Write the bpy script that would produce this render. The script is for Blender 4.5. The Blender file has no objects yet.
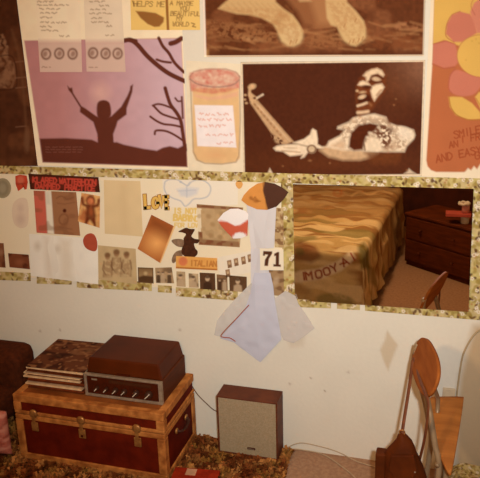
import bpy, bmesh, math, random
import numpy as np
from mathutils import Vector, Matrix
C = bpy.context.scene.collection
random.seed(7)
# ------------------------------------------------------------------ camera geometry
FPX, CX, CY = 684.0, 240.0, 239.0
CAM = np.array([0.0, -2.7, 1.8616])
def _axes(p, y, r):
    cy, sy, cp, sp, cr, sr = math.cos(y), math.sin(y), math.cos(p), math.sin(p), math.cos(r), math.sin(r)
    fwd = np.array([sy*cp, cy*cp, -sp]); right = np.array([cy, -sy, 0.0]); up = np.cross(right, fwd)
    return cr*right + sr*up, -sr*right + cr*up, fwd
RT, UP, FW = _axes(math.radians(16.87), math.radians(-16.99), math.radians(-1.746))
def ray(x, y): return FW*FPX + RT*(x-CX) + UP*(CY-y)
def at_y(x, y, Y=0.0):
    d = ray(x, y); return CAM + d*((Y-CAM[1])/d[1])
def at_z(x, y, Z=0.0):
    d = ray(x, y); return CAM + d*((Z-CAM[2])/d[2])
def proj(P):
    v = np.asarray(P, float) - CAM; z = v@FW
    return CX + FPX*(v@RT)/z, CY - FPX*(v@UP)/z

# ------------------------------------------------------------------ colour + materials
def lin(c):
    c = np.asarray(c, float)/255.0
    return np.where(c <= .04045, c/12.92, ((c+.055)/1.055)**2.4)
MATS = {}
def mat(name, rgb, rough=.6, rgb2=None, scale=20, metal=0.0, spec=.3, bump=0.0, detail=4, stretch=None, coat=0):
    if name in MATS: return MATS[name]
    m = bpy.data.materials.new(name); m.use_nodes = True; n = m.node_tree.nodes; l = m.node_tree.links
    b = n['Principled BSDF']; b.inputs['Roughness'].default_value = rough; b.inputs['Metallic'].default_value = metal
    b.inputs['Specular IOR Level'].default_value = spec
    if coat: b.inputs['Coat Weight'].default_value = coat
    tc = n.new('ShaderNodeTexCoord'); mp = n.new('ShaderNodeMapping'); l.new(tc.outputs['Object'], mp.inputs['Vector'])
    if stretch: mp.inputs['Scale'].default_value = stretch
    nz = n.new('ShaderNodeTexNoise'); nz.inputs['Scale'].default_value = scale; nz.inputs['Detail'].default_value = detail
    l.new(mp.outputs[0], nz.inputs['Vector'])
    cr = n.new('ShaderNodeValToRGB'); l.new(nz.outputs['Fac'], cr.inputs['Fac'])
    a = lin(rgb); c2 = lin(rgb2) if rgb2 is not None else a*.82
    cr.color_ramp.elements[0].position = .36; cr.color_ramp.elements[1].position = .64
    cr.color_ramp.elements[0].color = (*c2, 1); cr.color_ramp.elements[1].color = (*a, 1)
    l.new(cr.outputs['Color'], b.inputs['Base Color'])
    if bump:
        bp = n.new('ShaderNodeBump'); bp.inputs['Strength'].default_value = bump; bp.inputs['Distance'].default_value = .004
        l.new(nz.outputs['Fac'], bp.inputs['Height']); l.new(bp.outputs[0], b.inputs['Normal'])
    MATS[name] = m; return m
def paint_mat(name, rough=.55, spec=.25, bump=0.0, scale=300, vary=.06):
    """colours come from the printed pattern stored on the mesh, with a fine procedural grain"""
    m = bpy.data.materials.new(name); m.use_nodes = True; n = m.node_tree.nodes; l = m.node_tree.links
    b = n['Principled BSDF']; b.inputs['Roughness'].default_value = rough; b.inputs['Specular IOR Level'].default_value = spec
    at = n.new('ShaderNodeAttribute'); at.attribute_name = 'print'
    tc = n.new('ShaderNodeTexCoord'); nz = n.new('ShaderNodeTexNoise'); nz.inputs['Scale'].default_value = scale
    l.new(tc.outputs['Object'], nz.inputs['Vector'])
    mr = n.new('ShaderNodeMapRange'); mr.inputs[3].default_value = 1-vary; mr.inputs[4].default_value = 1+vary
    l.new(nz.outputs['Fac'], mr.inputs[0])
    mx = n.new('ShaderNodeVectorMath'); mx.operation = 'SCALE'; l.new(at.outputs['Color'], mx.inputs[0]); l.new(mr.outputs[0], mx.inputs['Scale'])
    l.new(mx.outputs[0], b.inputs['Base Color'])
    if bump:
        bp = n.new('ShaderNodeBump'); bp.inputs['Strength'].default_value = bump; bp.inputs['Distance'].default_value = .003
        l.new(nz.outputs['Fac'], bp.inputs['Height']); l.new(bp.outputs[0], b.inputs['Normal'])
    MATS[name] = m; return m
PAPER = paint_mat('printed paper', .75, .06)
PLASTER = paint_mat('painted plaster', .85, .08, .2, 60, .03)
CLOTHP = paint_mat('printed cloth', .9, .1, .5, 90, .12)
PILE = paint_mat('rug pile', .95, .05, .6, 120, .2)

# ------------------------------------------------------------------ object helpers
ORG = {}
def tag(o, label, cat, group=None):
    o['label'] = label; o['category'] = cat
    if group: o['group'] = group
    return o
def thing(name, label, cat, loc=(0, 0, 0), group=None):
    o = bpy.data.objects.new(name, None); C.objects.link(o); o.location = loc; o.empty_display_size = .05
    ORG[o.name] = Vector(loc); return tag(o, label, cat, group)
def link_mesh(name, me, parent=None, origin=None):
    o = bpy.data.objects.new(name, me); C.objects.link(o)
    if parent is not None:
        o.parent = parent; org = ORG[parent.name]
    else:
        if origin is None:
            n = len(me.vertices); co = np.empty(n*3); me.vertices.foreach_get('co', co); co = co.reshape(-1, 3)
            mn, mx = co.min(0), co.max(0); origin = ((mn[0]+mx[0])/2, (mn[1]+mx[1])/2, mn[2])
        org = Vector(origin); o.location = org
    ORG[o.name] = org
    me.transform(Matrix.Translation(-org))
    return o
def obj(name, bm, m, parent=None, smooth=False, bevel=0.0, origin=None):
    bmesh.ops.recalc_face_normals(bm, faces=bm.faces)
    me = bpy.data.meshes.new(name); bm.to_mesh(me); bm.free()
    for x in (m if isinstance(m, (list, tuple)) else [m]): me.materials.append(x)
    if smooth: me.shade_smooth()
    o = link_mesh(name, me, parent, origin)
    if bevel:
        b = o.modifiers.new('bevel', 'BEVEL'); b.width = bevel; b.segments = 3; b.limit_method = 'ANGLE'; b.angle_limit = math.radians(40)
    return o
def struct(o): o['kind'] = 'structure'; return o
def box(bm, x0, x1, y0, y1, z0, z1, mi=0):
    vs = [bm.verts.new((x, y, z)) for z in (z0, z1) for x, y in ((x0, y0), (x1, y0), (x1, y1), (x0, y1))]
    for f in ((0, 3, 2, 1), (4, 5, 6, 7), (0, 1, 5, 4), (1, 2, 6, 5), (2, 3, 7, 6), (3, 0, 4, 7)):
        bm.faces.new([vs[i] for i in f]).material_index = mi
    return bm
def hexa(bm, p):
    """box from 8 corners: 4 low then 4 high"""
    vs = [bm.verts.new(tuple(q)) for q in p]
    for f in ((0, 3, 2, 1), (4, 5, 6, 7), (0, 1, 5, 4), (1, 2, 6, 5), (2, 3, 7, 6), (3, 0, 4, 7)):
        bm.faces.new([vs[i] for i in f])
    return bm
def B(*a): return box(bmesh.new(), *a)
def crom(pts, k=6, closed=False):
    P = [np.array(p, float) for p in pts]; n = len(P); out = []
    for i in range(n if closed else n-1):
        g = (lambda j: P[j % n]) if closed else (lambda j: P[min(max(j, 0), n-1)])
        a, b, c, d = g(i-1), g(i), g(i+1), g(i+2)
        for t in np.arange(k)/k:
            out.append(.5*((2*b)+(c-a)*t+(2*a-5*b+4*c-d)*t*t+(3*b-a-3*c+d)*t**3))
    if not closed: out.append(P[-1])
    return out
def tube(bm, pts, r, seg=10, flat=1.0):
    P = [Vector(p) for p in pts]; n = len(P); R = r if hasattr(r, '__len__') else [r]*n
    rings = []; prev = None
    for i in range(n):
        t = (P[min(i+1, n-1)] - P[max(i-1, 0)]).normalized()
        a = prev - t*prev.dot(t) if prev is not None else t.orthogonal()
        a = a.normalized() if a.length > 1e-6 else t.orthogonal().normalized()
        prev = a; b = t.cross(a)
        rings.append([bm.verts.new(P[i] + (a*math.cos(q)*flat + b*math.sin(q))*R[i]) for q in (2*math.pi*k/seg for k in range(seg))])
    for i in range(n-1):
        for k in range(seg):
            bm.faces.new((rings[i][k], rings[i][(k+1) % seg], rings[i+1][(k+1) % seg], rings[i+1][k]))
    bm.faces.new(rings[0][::-1]); bm.faces.new(rings[-1]); return bm
def lathe(bm, prof, M=Matrix(), seg=24):
    rings = [[bm.verts.new(M @ Vector((r*math.cos(2*math.pi*k/seg), r*math.sin(2*math.pi*k/seg), z))) for k in range(seg)] for r, z in prof]
    for a, b in zip(rings, rings[1:]):
        for k in range(seg): bm.faces.new((a[k], a[(k+1) % seg], b[(k+1) % seg], b[k]))
    bm.faces.new(rings[0][::-1]); bm.faces.new(rings[-1]); return bm
YF = Matrix.Rotation(math.pi/2, 4, 'X')          # lathe axis pointing to -y (out of the wall)
def axis_to(loc, d): return Matrix.Translation(loc) @ Vector(d).to_track_quat('Z', 'Y').to_matrix().to_4x4()

# ------------------------------------------------------------------ painter (printed artwork)
def vnoise(X, Y, s, seed=0):
    x, y = X/s, Y/s; xi, yi = np.floor(x).astype(np.int64), np.floor(y).astype(np.int64); fx, fy = x-xi, y-yi
    def h(a, b):
        v = np.sin(a*127.1 + b*311.7 + seed*74.7)*43758.5453; return v-np.floor(v)
    fx, fy = fx*fx*(3-2*fx), fy*fy*(3-2*fy)
    return (h(xi, yi)*(1-fx)+h(xi+1, yi)*fx)*(1-fy) + (h(xi, yi+1)*(1-fx)+h(xi+1, yi+1)*fx)*fy
GL = {'A': "00 26 40|12 32", 'B': "00 06 36 45 34 03|34 42 41 30 00", 'C': "45 36 16 05 01 10 30 41", 'D': "00 06 26 44 42 20 00", 'E': "46 06 00 40|03 33",
 'F': "46 06 00|03 33", 'G': "45 36 16 05 01 10 30 41 43 23", 'H': "00 06|40 46|03 43", 'I': "20 26", 'J': "46 41 30 10 01", 'K': "00 06|46 03 40", 'L': "06 00 40",
 'M': "00 06 23 46 40", 'N': "00 06 40 46", 'O': "10 01 05 16 36 45 41 30 10", 'P': "00 06 36 45 44 33 03", 'Q': "10 01 05 16 36 45 41 30 10|22 40", 'R': "00 06 36 45 44 33 03|23 40",
 'S': "45 36 16 05 14 33 42 41 30 10 01", 'T': "06 46|26 20", 'U': "06 01 10 30 41 46", 'V': "06 20 46", 'W': "06 10 24 30 46", 'X': "00 46|06 40", 'Y': "06 23 46|23 20", 'Z': "06 46 00 40",
 '1': "15 26 20|10 30", '7': "06 46 20", '-': "13 33", '.': "20 21", ' ': ""}
class Art:
    def __init__(s, X, Y, base): s.X, s.Y = X, Y; s.C = np.tile(lin(base), (len(X), 1))
    def _mix(s, m, w, col):
        c = lin(col) if not isinstance(col, np.ndarray) else col
        w = w[:, None]; s.C[m] = s.C[m]*(1-w) + (c if c.ndim == 1 else c[m])*w
    def _near(s, P, pad):
        a, b = P.min(0)-pad, P.max(0)+pad
        return np.nonzero((s.X > a[0]) & (s.X < b[0]) & (s.Y > a[1]) & (s.Y < b[1]))[0]
    def _dist(s, m, P, closed):
        x, y = s.X[m], s.Y[m]; d = np.full(len(m), 1e9)
        Q = np.roll(P, -1, 0) if closed else P[1:]
        for (ax, ay), (bx, by) in zip(P if closed else P[:-1], Q):
            ex, ey = bx-ax, by-ay; L = ex*ex+ey*ey + 1e-9
            t = np.clip(((x-ax)*ex+(y-ay)*ey)/L, 0, 1); d = np.minimum(d, np.hypot(x-ax-t*ex, y-ay-t*ey))
        return d
    def poly(s, pts, col, soft=.6, a=1.0, curve=False, tex=None):
        soft *= 1.35; P = np.array(crom(pts, 6, True) if curve else pts, float); m = s._near(P, soft*2+1)
        if not len(m): return s
        x, y = s.X[m], s.Y[m]; ins = np.zeros(len(m), bool)
        for (ax, ay), (bx, by) in zip(P, np.roll(P, -1, 0)):
            if ay == by: continue
            c = (ay > y) != (by > y); ins ^= c & (x < (bx-ax)*(y-ay)/(by-ay)+ax)
        d = s._dist(m, P, True); sd = np.where(ins, d, -d)
        w = np.clip(sd/(2*soft)+.5, 0, 1)*a
        if tex: w = w*np.clip((vnoise(x+y*.3, y-x*.3, tex[0], 3)*.6+vnoise(x*.8-y*.6, x*.6+y*.8, tex[0]*.55, 7)*.4-.5)*tex[1]*1.5+.68, 0, 1)
        s._mix(m, w, col); return s
    def line(s, pts, w, col, soft=.5, a=1.0, curve=False):
        soft *= 1.3; P = np.array(crom(pts, 5) if curve else pts, float); m = s._near(P, w+soft*2)
        if len(m): s._mix(m, np.clip((w/2-s._dist(m, P, False))/(2*soft)+.5, 0, 1)*a, col)
        return s
    def ell(s, cx, cy, rx, ry, col, rot=0, soft=.6, a=1.0, ring=0):
        soft *= 1.2; m = s._near(np.array([[cx, cy]]), max(rx, ry)+2*soft)
        if not len(m): return s
        c, q = math.cos(rot), math.sin(rot); x, y = s.X[m]-cx, s.Y[m]-cy
        d = (1-np.hypot((x*c+y*q)/rx, (-x*q+y*c)/ry))*min(rx, ry)
        w = np.clip(d/(2*soft)+.5, 0, 1)
        if ring: w = w*np.clip((ring-d)/(2*soft)+.5, 0, 1)
        s._mix(m, w*a, col); return s
    def glow(s, cx, cy, rx, ry, col, a=1.0):
        d = np.hypot((s.X-cx)/rx, (s.Y-cy)/ry); s._mix(np.arange(len(s.X)), np.clip(1-d, 0, 1)**1.3*a, col); return s
    def grad(s, p0, p1, col, a=1.0):
        d = np.array(p1, float)-p0; t = ((s.X-p0[0])*d[0]+(s.Y-p0[1])*d[1])/(d@d); s._mix(np.arange(len(s.X)), np.clip(t, 0, 1)*a, col); return s
    def grain(s, sc, amp, seed=1):
        s.C *= (1+(vnoise(s.X, s.Y, sc, seed)-.5)*2*amp)[:, None]; return s
    def mottle(s, sc, col, thr=.55, a=.6, seed=2, sh=6):
        s._mix(np.arange(len(s.X)), np.clip((vnoise(s.X, s.Y, sc, seed)-thr)*sh, 0, 1)*a, col); return s
    def text(s, t, x, y, h, col, adv=.85, w=1.0, ang=0, slant=0, a=1.0, soft=.4, wid=.62):
        """(x, y) is the lower left of the first letter, h the letter height"""
        c, q = math.cos(math.radians(ang)), math.sin(math.radians(ang)); u = 0
        for ch in t:
            for pl in GL.get(ch, '').split('|'):
                if not pl.strip(): continue
                P = [(u + int(k[0])/4*h*wid + int(k[1])/6*h*slant, -int(k[1])/6*h) for k in pl.split()]
                s.line([(x+px*c-py*q, y+px*q+py*c) for px, py in P], w, col, soft, a)
            u += h*adv
        return s
    def hand(s, x0, x1, y, col, h=1.4, w=.8, a=.8, seed=1, ang=0, words=(3, 6)):
        r = random.Random(seed); x = x0; sl = math.tan(math.radians(ang))
        while x < x1:
            e = min(x1, x+r.uniform(*words)); P = []; k = x
            while k <= e: P.append((k, y+(k-x0)*sl+r.uniform(-h, h))); k += 1.0
            if len(P) > 1: s.line(P, w, col, .4, a)
            x = e+r.uniform(1.2, 2.2)
        return s

def set_print(me, cols):
    at = me.color_attributes.new('print', 'FLOAT_COLOR', 'POINT')
    d = np.ones((len(me.vertices), 4), np.float32); d[:, :3] = np.clip(cols, 0, .92); at.data.foreach_set('color', d.ravel())
def grid_mesh(name, V, nu, nv, rim=None):
    """V: (nv, nu, 3) front surface; rim = offset vector to a back edge, closing the sheet"""
    idx = np.arange(nu*nv).reshape(nv, nu)
    F = np.stack([idx[:-1, :-1], idx[1:, :-1], idx[1:, 1:], idx[:-1, 1:]], -1).reshape(-1, 4).tolist()
    verts = V.reshape(-1, 3); src = np.arange(nu*nv)
    if rim is not None:
        ring = np.concatenate([idx[0, :], idx[1:, -1], idx[-1, -2::-1], idx[-2:0:-1, 0]]); n = len(ring); k0 = nu*nv
        verts = np.concatenate([verts, verts[ring]+np.array(rim)]); src = np.concatenate([src, ring])
        F += [(int(ring[i]), int(ring[(i+1) % n]), k0+(i+1) % n, k0+i) for i in range(n)]
        F.append(tuple(k0+i for i in range(n)))
    me = bpy.data.meshes.new(name); me.from_pydata(verts.tolist(), [], F); return me, src
LAY = .0011
def sheet(name, label, cat, quad, base, art=None, lay=1, group=None, dens=1.4, parent=None, thick=.0007, curl=None, m=None):
    """a flat paper on the wall: its four corners are seen at `quad` (tl, tr, br, bl)"""
    yf = -LAY*lay - .0003
    Q = [at_y(*p, 0) for p in quad]
    nu = max(3, int(max(math.dist(quad[0], quad[1]), math.dist(quad[3], quad[2]))*dens)); nv = max(3, int(max(math.dist(quad[0], quad[3]), math.dist(quad[1], quad[2]))*dens))
    u, v = np.meshgrid(np.linspace(0, 1, nu), np.linspace(0, 1, nv)); u = u[..., None]; v = v[..., None]
    V = (Q[0]*(1-u)+Q[1]*u)*(1-v) + (Q[3]*(1-u)+Q[2]*u)*v
    X, Y = proj(V.reshape(-1, 3)); V[..., 1] = yf
    if curl: V[..., 1] -= curl(u[..., 0], v[..., 0])
    A = Art(X, Y, base)
    if art: art(A)
    me, src = grid_mesh(name, V, nu, nv, (0, thick, 0)); set_print(me, A.C[src]); me.materials.append(m or PAPER)
    o = link_mesh(name, me, parent)
    if label and parent is None: tag(o, label, cat, group)
    return o
def cutout(name, label, cat, outline, base, art=None, lay=3, group=None, curve=False, rings=9, parent=None, bulge=0.0, k=6, m=None, center=None, thick=.0008):
    """a paper shape cut along `outline`, filled from its centre"""
    P = crom(outline, k, True) if curve else []
    if not curve:
        for a, b in zip(outline, outline[1:]+outline[:1]):
            n = max(1, int(math.dist(a, b)/2.0)); P += [np.array(a)*(1-t)+np.array(b)*t for t in (np.arange(n)/n)]
    P = np.array([at_y(*p, 0) for p in P]); c = at_y(*center, 0) if center else P.mean(0); n = len(P); yf = -LAY*lay-.0003
    V = [c]; F = []; 
    for r in range(1, rings+1): V += list(c+(P-c)*r/rings)
    V = np.array(V); X, Y = proj(V); rr = np.concatenate([[0], np.repeat(np.arange(1, rings+1)/rings, n)])
    V[:, 1] = yf - bulge*(1-rr**2)
    for j in range(n):
        F.append((0, 1+(j+1) % n, 1+j))
        for r in range(rings-1):
            a = 1+r*n; F.append((a+j, a+(j+1) % n, a+n+(j+1) % n, a+n+j))
    a = 1+(rings-1)*n; k0 = len(V); V = np.concatenate([V, V[a:a+n]+[0, thick, 0]]); src = np.concatenate([np.arange(k0), np.arange(a, a+n)])
    F += [(a+j, a+(j+1) % n, k0+(j+1) % n, k0+j) for j in range(n)]; F.append(tuple(range(k0, k0+n)))
    A = Art(X, Y, base)
    if art: art(A)
    me = bpy.data.meshes.new(name); me.from_pydata(V.tolist(), [], F); set_print(me, A.C[src]); me.materials.append(m or PAPER)
    o = link_mesh(name, me, parent)
    if label and parent is None: tag(o, label, cat, group)
    return o
# ================================================================== SETTING
RX0, RX1, RY0, RZ1 = -2.75, 1.6, -3.9, 2.6
def wall_art(A):
    A.grain(90, .03, 5).grain(22, .02, 6)
    A.poly([(387, 330), (391, 336), (398, 345), (393, 357), (388, 371), (384, 362), (380, 350), (385, 340)], (196, 162, 118), .9, .6)      # old glue mark
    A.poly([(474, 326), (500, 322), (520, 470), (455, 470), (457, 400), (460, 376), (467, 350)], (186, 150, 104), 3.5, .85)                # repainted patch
    for x, y in ((290, 384), (311, 378), (325, 391), (180, 330), (348, 372), (60, 330), (40, 331)): A.ell(x, y, .9, .9, (150, 105, 70), a=.7)
    A.poly([(287, 338), (306, 334), (303, 346), (290, 348)], (196, 168, 135), 2, .4)
xs = np.unique(np.concatenate([np.linspace(RX0, RX1, 60), np.arange(-2.3, .45, .008)])); zs = np.unique(np.concatenate([np.linspace(0, RZ1, 30), np.arange(0, 1.0, .008)]))[::-1]
gx, gz = np.meshgrid(xs, zs); V = np.stack([gx, np.zeros_like(gx), gz], -1)
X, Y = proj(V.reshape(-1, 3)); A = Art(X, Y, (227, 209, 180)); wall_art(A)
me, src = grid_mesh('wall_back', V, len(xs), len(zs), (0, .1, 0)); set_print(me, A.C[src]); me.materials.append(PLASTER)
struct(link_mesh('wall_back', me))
cream = mat('cream wall paint', (214, 186, 142), .8, (205, 176, 132), 3)
darkwall = mat('dark brown wallpaper', (84, 32, 8), .85, (64, 24, 6), 9)
struct(obj('wall_left', B(RX0-.1, RX0, RY0, .1, 0, RZ1), cream)); struct(obj('wall_right', B(RX1, RX1+.1, RY0, .1, 0, RZ1), cream))
struct(obj('wall_front', B(RX0-.1, RX1+.1, RY0-.1, RY0, 0, RZ1), darkwall))
struct(obj('ceiling', B(RX0-.1, RX1+.1, RY0-.1, .1, RZ1, RZ1+.1), mat('ceiling paint', (225, 205, 170), .9, (220, 198, 160), 3)))
struct(obj('floor', B(RX0-.1, RX1+.1, RY0-.1, .1, -.1, 0), mat('pinkish tan carpet', (174, 132, 98), .95, (158, 116, 86), 60, bump=.25, spec=.05)))
# ================================================================== PAPERS ON THE WALL
CREAM = (226, 202, 160)
# ---- floral border strips -------------------------------------------------
def border_art(seed):
    def f(A):
        r = random.Random(seed); A.mottle(5, (198, 172, 100), .5, .8, seed); A.grain(2.5, .12, seed)
        x0, x1, y0, y1 = A.X.min(), A.X.max(), A.Y.min(), A.Y.max(); n = int((x1-x0)*(y1-y0)/11)
        for _ in range(n):
            x, y = r.uniform(x0, x1), r.uniform(y0, y1); q = r.random()
            if q < .42: A.ell(x, y, r.uniform(1.5, 3.4), r.uniform(1, 1.9), (160, 130, 62), r.uniform(0, 3), .5, .8)
            elif q < .72: A.ell(x, y, r.uniform(.8, 2.8), r.uniform(.6, 1.5), (88, 48, 22), r.uniform(0, 3), .4, .85)
            elif q < .86:
                for k in range(5): A.ell(x+1.2*math.cos(k*1.257), y+1.2*math.sin(k*1.257), .8, .8, (236, 214, 182), 0, .4, .85)
                A.ell(x, y, .5, .5, (190, 140, 60))
            else: A.ell(x, y, 1.2, 1, (172, 110, 60), 0, .4, .7)
    return f
BG = 'floral wallpaper border strips framing the collage'
def strip(label, quad, seed, lay=2): return sheet('border_strip', label, 'wallpaper border', quad, (198, 168, 110), border_art(seed), lay, BG, 2.0)
strip('long floral border strip running under the big posters across the whole wall', [(-25, 164.8), (484, 178.3), (484, 189.5), (-25, 172.6)], 1, 4)
strip('floral border strip at the far left, below the dark square photo', [(-25, 270), (31, 273), (31, 281), (-25, 279)], 2)
strip('short floral border strip below the pale folded papers', [(37, 275.5), (72, 277), (72, 284.5), (37, 283.5)], 3)
strip('floral border strip below the sketch of three figures', [(77, 278.5), (152, 282), (152, 291), (77, 287.5)], 4)
strip('tiny floral border piece below the pair of musician photos', [(158, 285), (172, 285.8), (172, 292.8), (158, 292)], 5)
strip('floral border strip below the row of small portraits, left of the white tissue', [(176, 287), (238, 290.5), (238, 300.5), (176, 296)], 6)
strip('upright floral border strip between the collage and the mirror', [(281, 182.5), (293, 183), (294.8, 300.5), (283.5, 300)], 7)
strip('floral border piece under the lower left corner of the mirror', [(294, 299), (331, 300.5), (331, 308.2), (294, 306.8)], 8)
strip('very short floral border piece under the middle of the mirror', [(337, 301), (360, 302), (360, 310), (337, 308.5)], 9)
strip('floral border strip under the right half of the mirror', [(365, 302.5), (480, 310), (480, 320), (365, 310.5)], 10)
strip('upright floral border strip on the right edge of the mirror', [(472.5, 188), (486, 188.5), (482, 310), (468, 309)], 11, 3)

# ---- big posters ----------------------------------------------------------
def dark_art(A):
    A.mottle(14, (100, 56, 30), .5, .7, 3); A.grain(4, .2, 2)
    A.poly([(-12, 40), (3, 34), (9, 46), (8, 56), (-12, 60)], (150, 105, 72), .8, .8, tex=(3, 1.5)); A.poly([(-12, 62), (6, 55), (14, 60), (16, 78), (12, 88), (-12, 88)], (146, 100, 68), .8, .8, tex=(4, 1.5))
    A.line([(-12, 60), (8, 55), (15, 62), (17, 80), (13, 89), (-10, 90)], 1, (60, 28, 12), a=.8, curve=True)
    for y in (62, 78, 88, 127): A.line([(16, y), (26, y-1)], 1, (150, 105, 75), a=.45)
    A.line([(12, 30), (20, 60), (24, 95), (28, 150)], 2.5, (112, 70, 42), 1, .5, True); A.ell(27, 140, 3, 12, (120, 80, 52), .05, 1, .5); A.ell(3, 145, 4, 15, (92, 50, 26), .1, 1, .6)
sheet('psychedelic_poster', 'dark brown psychedelic poster cut off by the left edge of the photo', 'poster', [(-60, -60), (9.2, -60), (38, 166), (-60, 166)], (78, 40, 20), dark_art, 1)
def sun_art(A):
    dk = (98, 46, 30)
    A.poly([(24.5, 40.5), (181.5, 38), (187.6, 166.8), (43, 162.2)], (186, 124, 116), .5)
    m = A._near(np.array([(24, 37), (188, 168)]), 0); t = np.clip((A.X[m]-60)/110, 0, 1); ok = np.abs(A.C[m]-lin((186, 124, 116))).sum(1) < .02
    mm = m[ok]; A._mix(mm, t[ok]*.95, (204, 166, 166))
    A.ell(101, 93, 8, 9, (226, 172, 150), 0, 5, .6)
    A.poly([(40, 138.5), (66, 138), (92, 139.5), (100, 143), (117, 142), (124, 144.5), (143, 148.5), (157, 150.5), (163, 147.5), (170, 146), (178, 148), (186.6, 144), (187.5, 166.8), (43, 162.2)], dk, .7)
    for y in (147, 149.5, 152): A.hand(46, 84, y, (150, 96, 78), .3, .6, .5, int(y))
    A.poly([(67.7, 85.5), (70, 88), (72.3, 87.5), (73.5, 93), (81.7, 106), (86, 108.5), (96.5, 116), (104, 119), (111.7, 116), (121.5, 106.5), (127.5, 96), (130, 90), (130.6, 86), (133.3, 84.3), (132.5, 92), (131.5, 95), (127, 108), (126.8, 114.5), (118, 121), (116.2, 127), (113.5, 134), (114, 144), (98.2, 145), (97.5, 134), (93.6, 122), (80.2, 112), (80.5, 107.5), (71.8, 93.5), (68.8, 90)], dk, .6)
    A.poly([(97, 108), (98.5, 102), (104, 100), (109.5, 102.5), (111.3, 110), (110.5, 116.5), (104, 120), (98, 117)], dk, .6, 1, True)
    for P, w in (([(125, 40.5), (131, 40), (138, 45), (147.5, 56), (160, 67), (171, 74.5), (187, 82)], 4.6), ([(130, 40), (136, 41)], 4), ([(159, 38), (163, 46), (169, 53), (175, 63), (184, 72)], 3.2), ([(157, 59.5), (163, 61.5), (171, 62.5)], 2.4), ([(171, 43.5), (176, 42), (181.5, 38.5)], 5)): A.line(P, w, dk, .5, 1, True)
    for P, w in (([(165.4, 88), (168, 97), (171, 105), (177, 113), (181, 121), (183, 133), (185.5, 150)], 3.6), ([(153, 105.5), (158, 104), (164, 105), (172, 108)], 2), ([(154, 106), (161, 113), (168, 116), (178, 119)], 2.2), ([(150.6, 116.5), (157, 121), (164, 124), (173, 125), (182, 127)], 2.2), ([(155, 134), (156.5, 130.5), (166, 131), (175, 135), (184, 141)], 2.2), ([(175.5, 98), (178, 101), (181, 101)], 1.8), ([(182, 97), (183, 118)], 2)): A.line(P, w, dk, .5, 1, True)
    A.grain(7, .04, 3)
sheet('sunset_poster', 'mauve sunset poster of a person with raised arms beside bare branches', 'poster', [(10, -60), (178.5, -60), (188.8, 169.6), (38, 165.4)], (246, 218, 176), sun_art, 2)
def lyric_art(cols, rings, seed):
    def f(A):
        A.grad((0, 38), (0, 43), (206, 162, 142), .85); A.grain(9, .04, seed)
        for i, (x0, x1, y) in enumerate(cols): A.hand(x0, x1, y, (150, 112, 82), .8, .9, .8, seed*20+i)
        A.poly([(rings[0][0]-6.5, 45), (rings[2][0]+8.5, 44), (rings[2][0]+9, 71), (rings[0][0]-6, 71)], (214, 178, 152), .5, .55)
        for i, (x, y) in enumerate(rings):
            A.ell(x, y, 5.3, 6, (122, 82, 62), 0, .6, .85, ring=1.9); A.ell(x+(-1, .3, .5)[i], y, 2.2, 3, (140, 98, 76), .4, .8, .75)
        A.hand(rings[0][0]-4, rings[0][0]+5, 67, (140, 100, 78), .5, .8, .8, seed)
    return f
LY = [(38, 56, 1.5), (38, 69, 5), (40, 63, 9), (41, 59, 13), (41, 53, 17.5), (41, 67, 22.5), (41, 54, 26.5), (42, 61, 30.5), (60, 70, 36)]
sheet('lyric_sheet', 'left typed lyric sheet with three round emblems at its foot, on the sunset poster', 'paper sheet', [(32, -60), (79, -60), (82.5, 72), (40.5, 72)], (246, 218, 178), lyric_art(LY, [(46.5, 54), (59.7, 53.5), (73, 53.8)], 2), 3, 'lyric sheets on the sunset poster')
LY = [(90, 106, 1.5), (100, 110, 5.5), (91, 106, 9.5), (90, 114, 13.5), (92, 103, 18), (92, 110, 22), (107, 114, 26), (106, 115, 35)]
sheet('lyric_sheet', 'right typed lyric sheet with three round emblems, overlapping the bare branch picture', 'paper sheet', [(82, -60), (119, -60), (126, 72), (87, 71.5)], (232, 204, 168), lyric_art(LY, [(93.5, 53), (106, 53.5), (118, 53.5)], 5), 3, 'lyric sheets on the sunset poster')
def leafcard_art(A):
    br = (150, 96, 44); ink = (120, 78, 40)
    A.grain(12, .03, 2); A.poly([(136, 11), (145, 11.5), (156, 13), (164.5, 17.5), (164, 22), (160, 26.5), (155, 27), (148, 24), (141, 18)], br, .6, 1)
    A.line([(167, -4), (168.5, 30)], 2.6, br, .4); A.text('HELPS ME', 134, 6.2, 5, ink, .78, .75, 1, .1, .85); A.line([(133, 1), (135, 6)], .9, ink)
    for t, x, y in (('A MAYBE', 170.5, 5), ('YOU', 180, 10.5), ('BEAUTIFUL', 171, 15.5), ('MY', 177, 20.5), ('WORLD', 173, 26)): A.text(t, x, y, 4.1, ink, .82, .75, 1, .1, .85)
    A.line([(192, 23), (195, 24), (193, 26.5), (196, 27)], .9, ink)
sheet('leaf_card', 'yellow card with a brown leaf and handwritten words above the sunset poster', 'card', [(130, -42), (199, -42), (200.5, 30), (131.5, 30)], (234, 188, 104), leafcard_art, 4)
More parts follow.
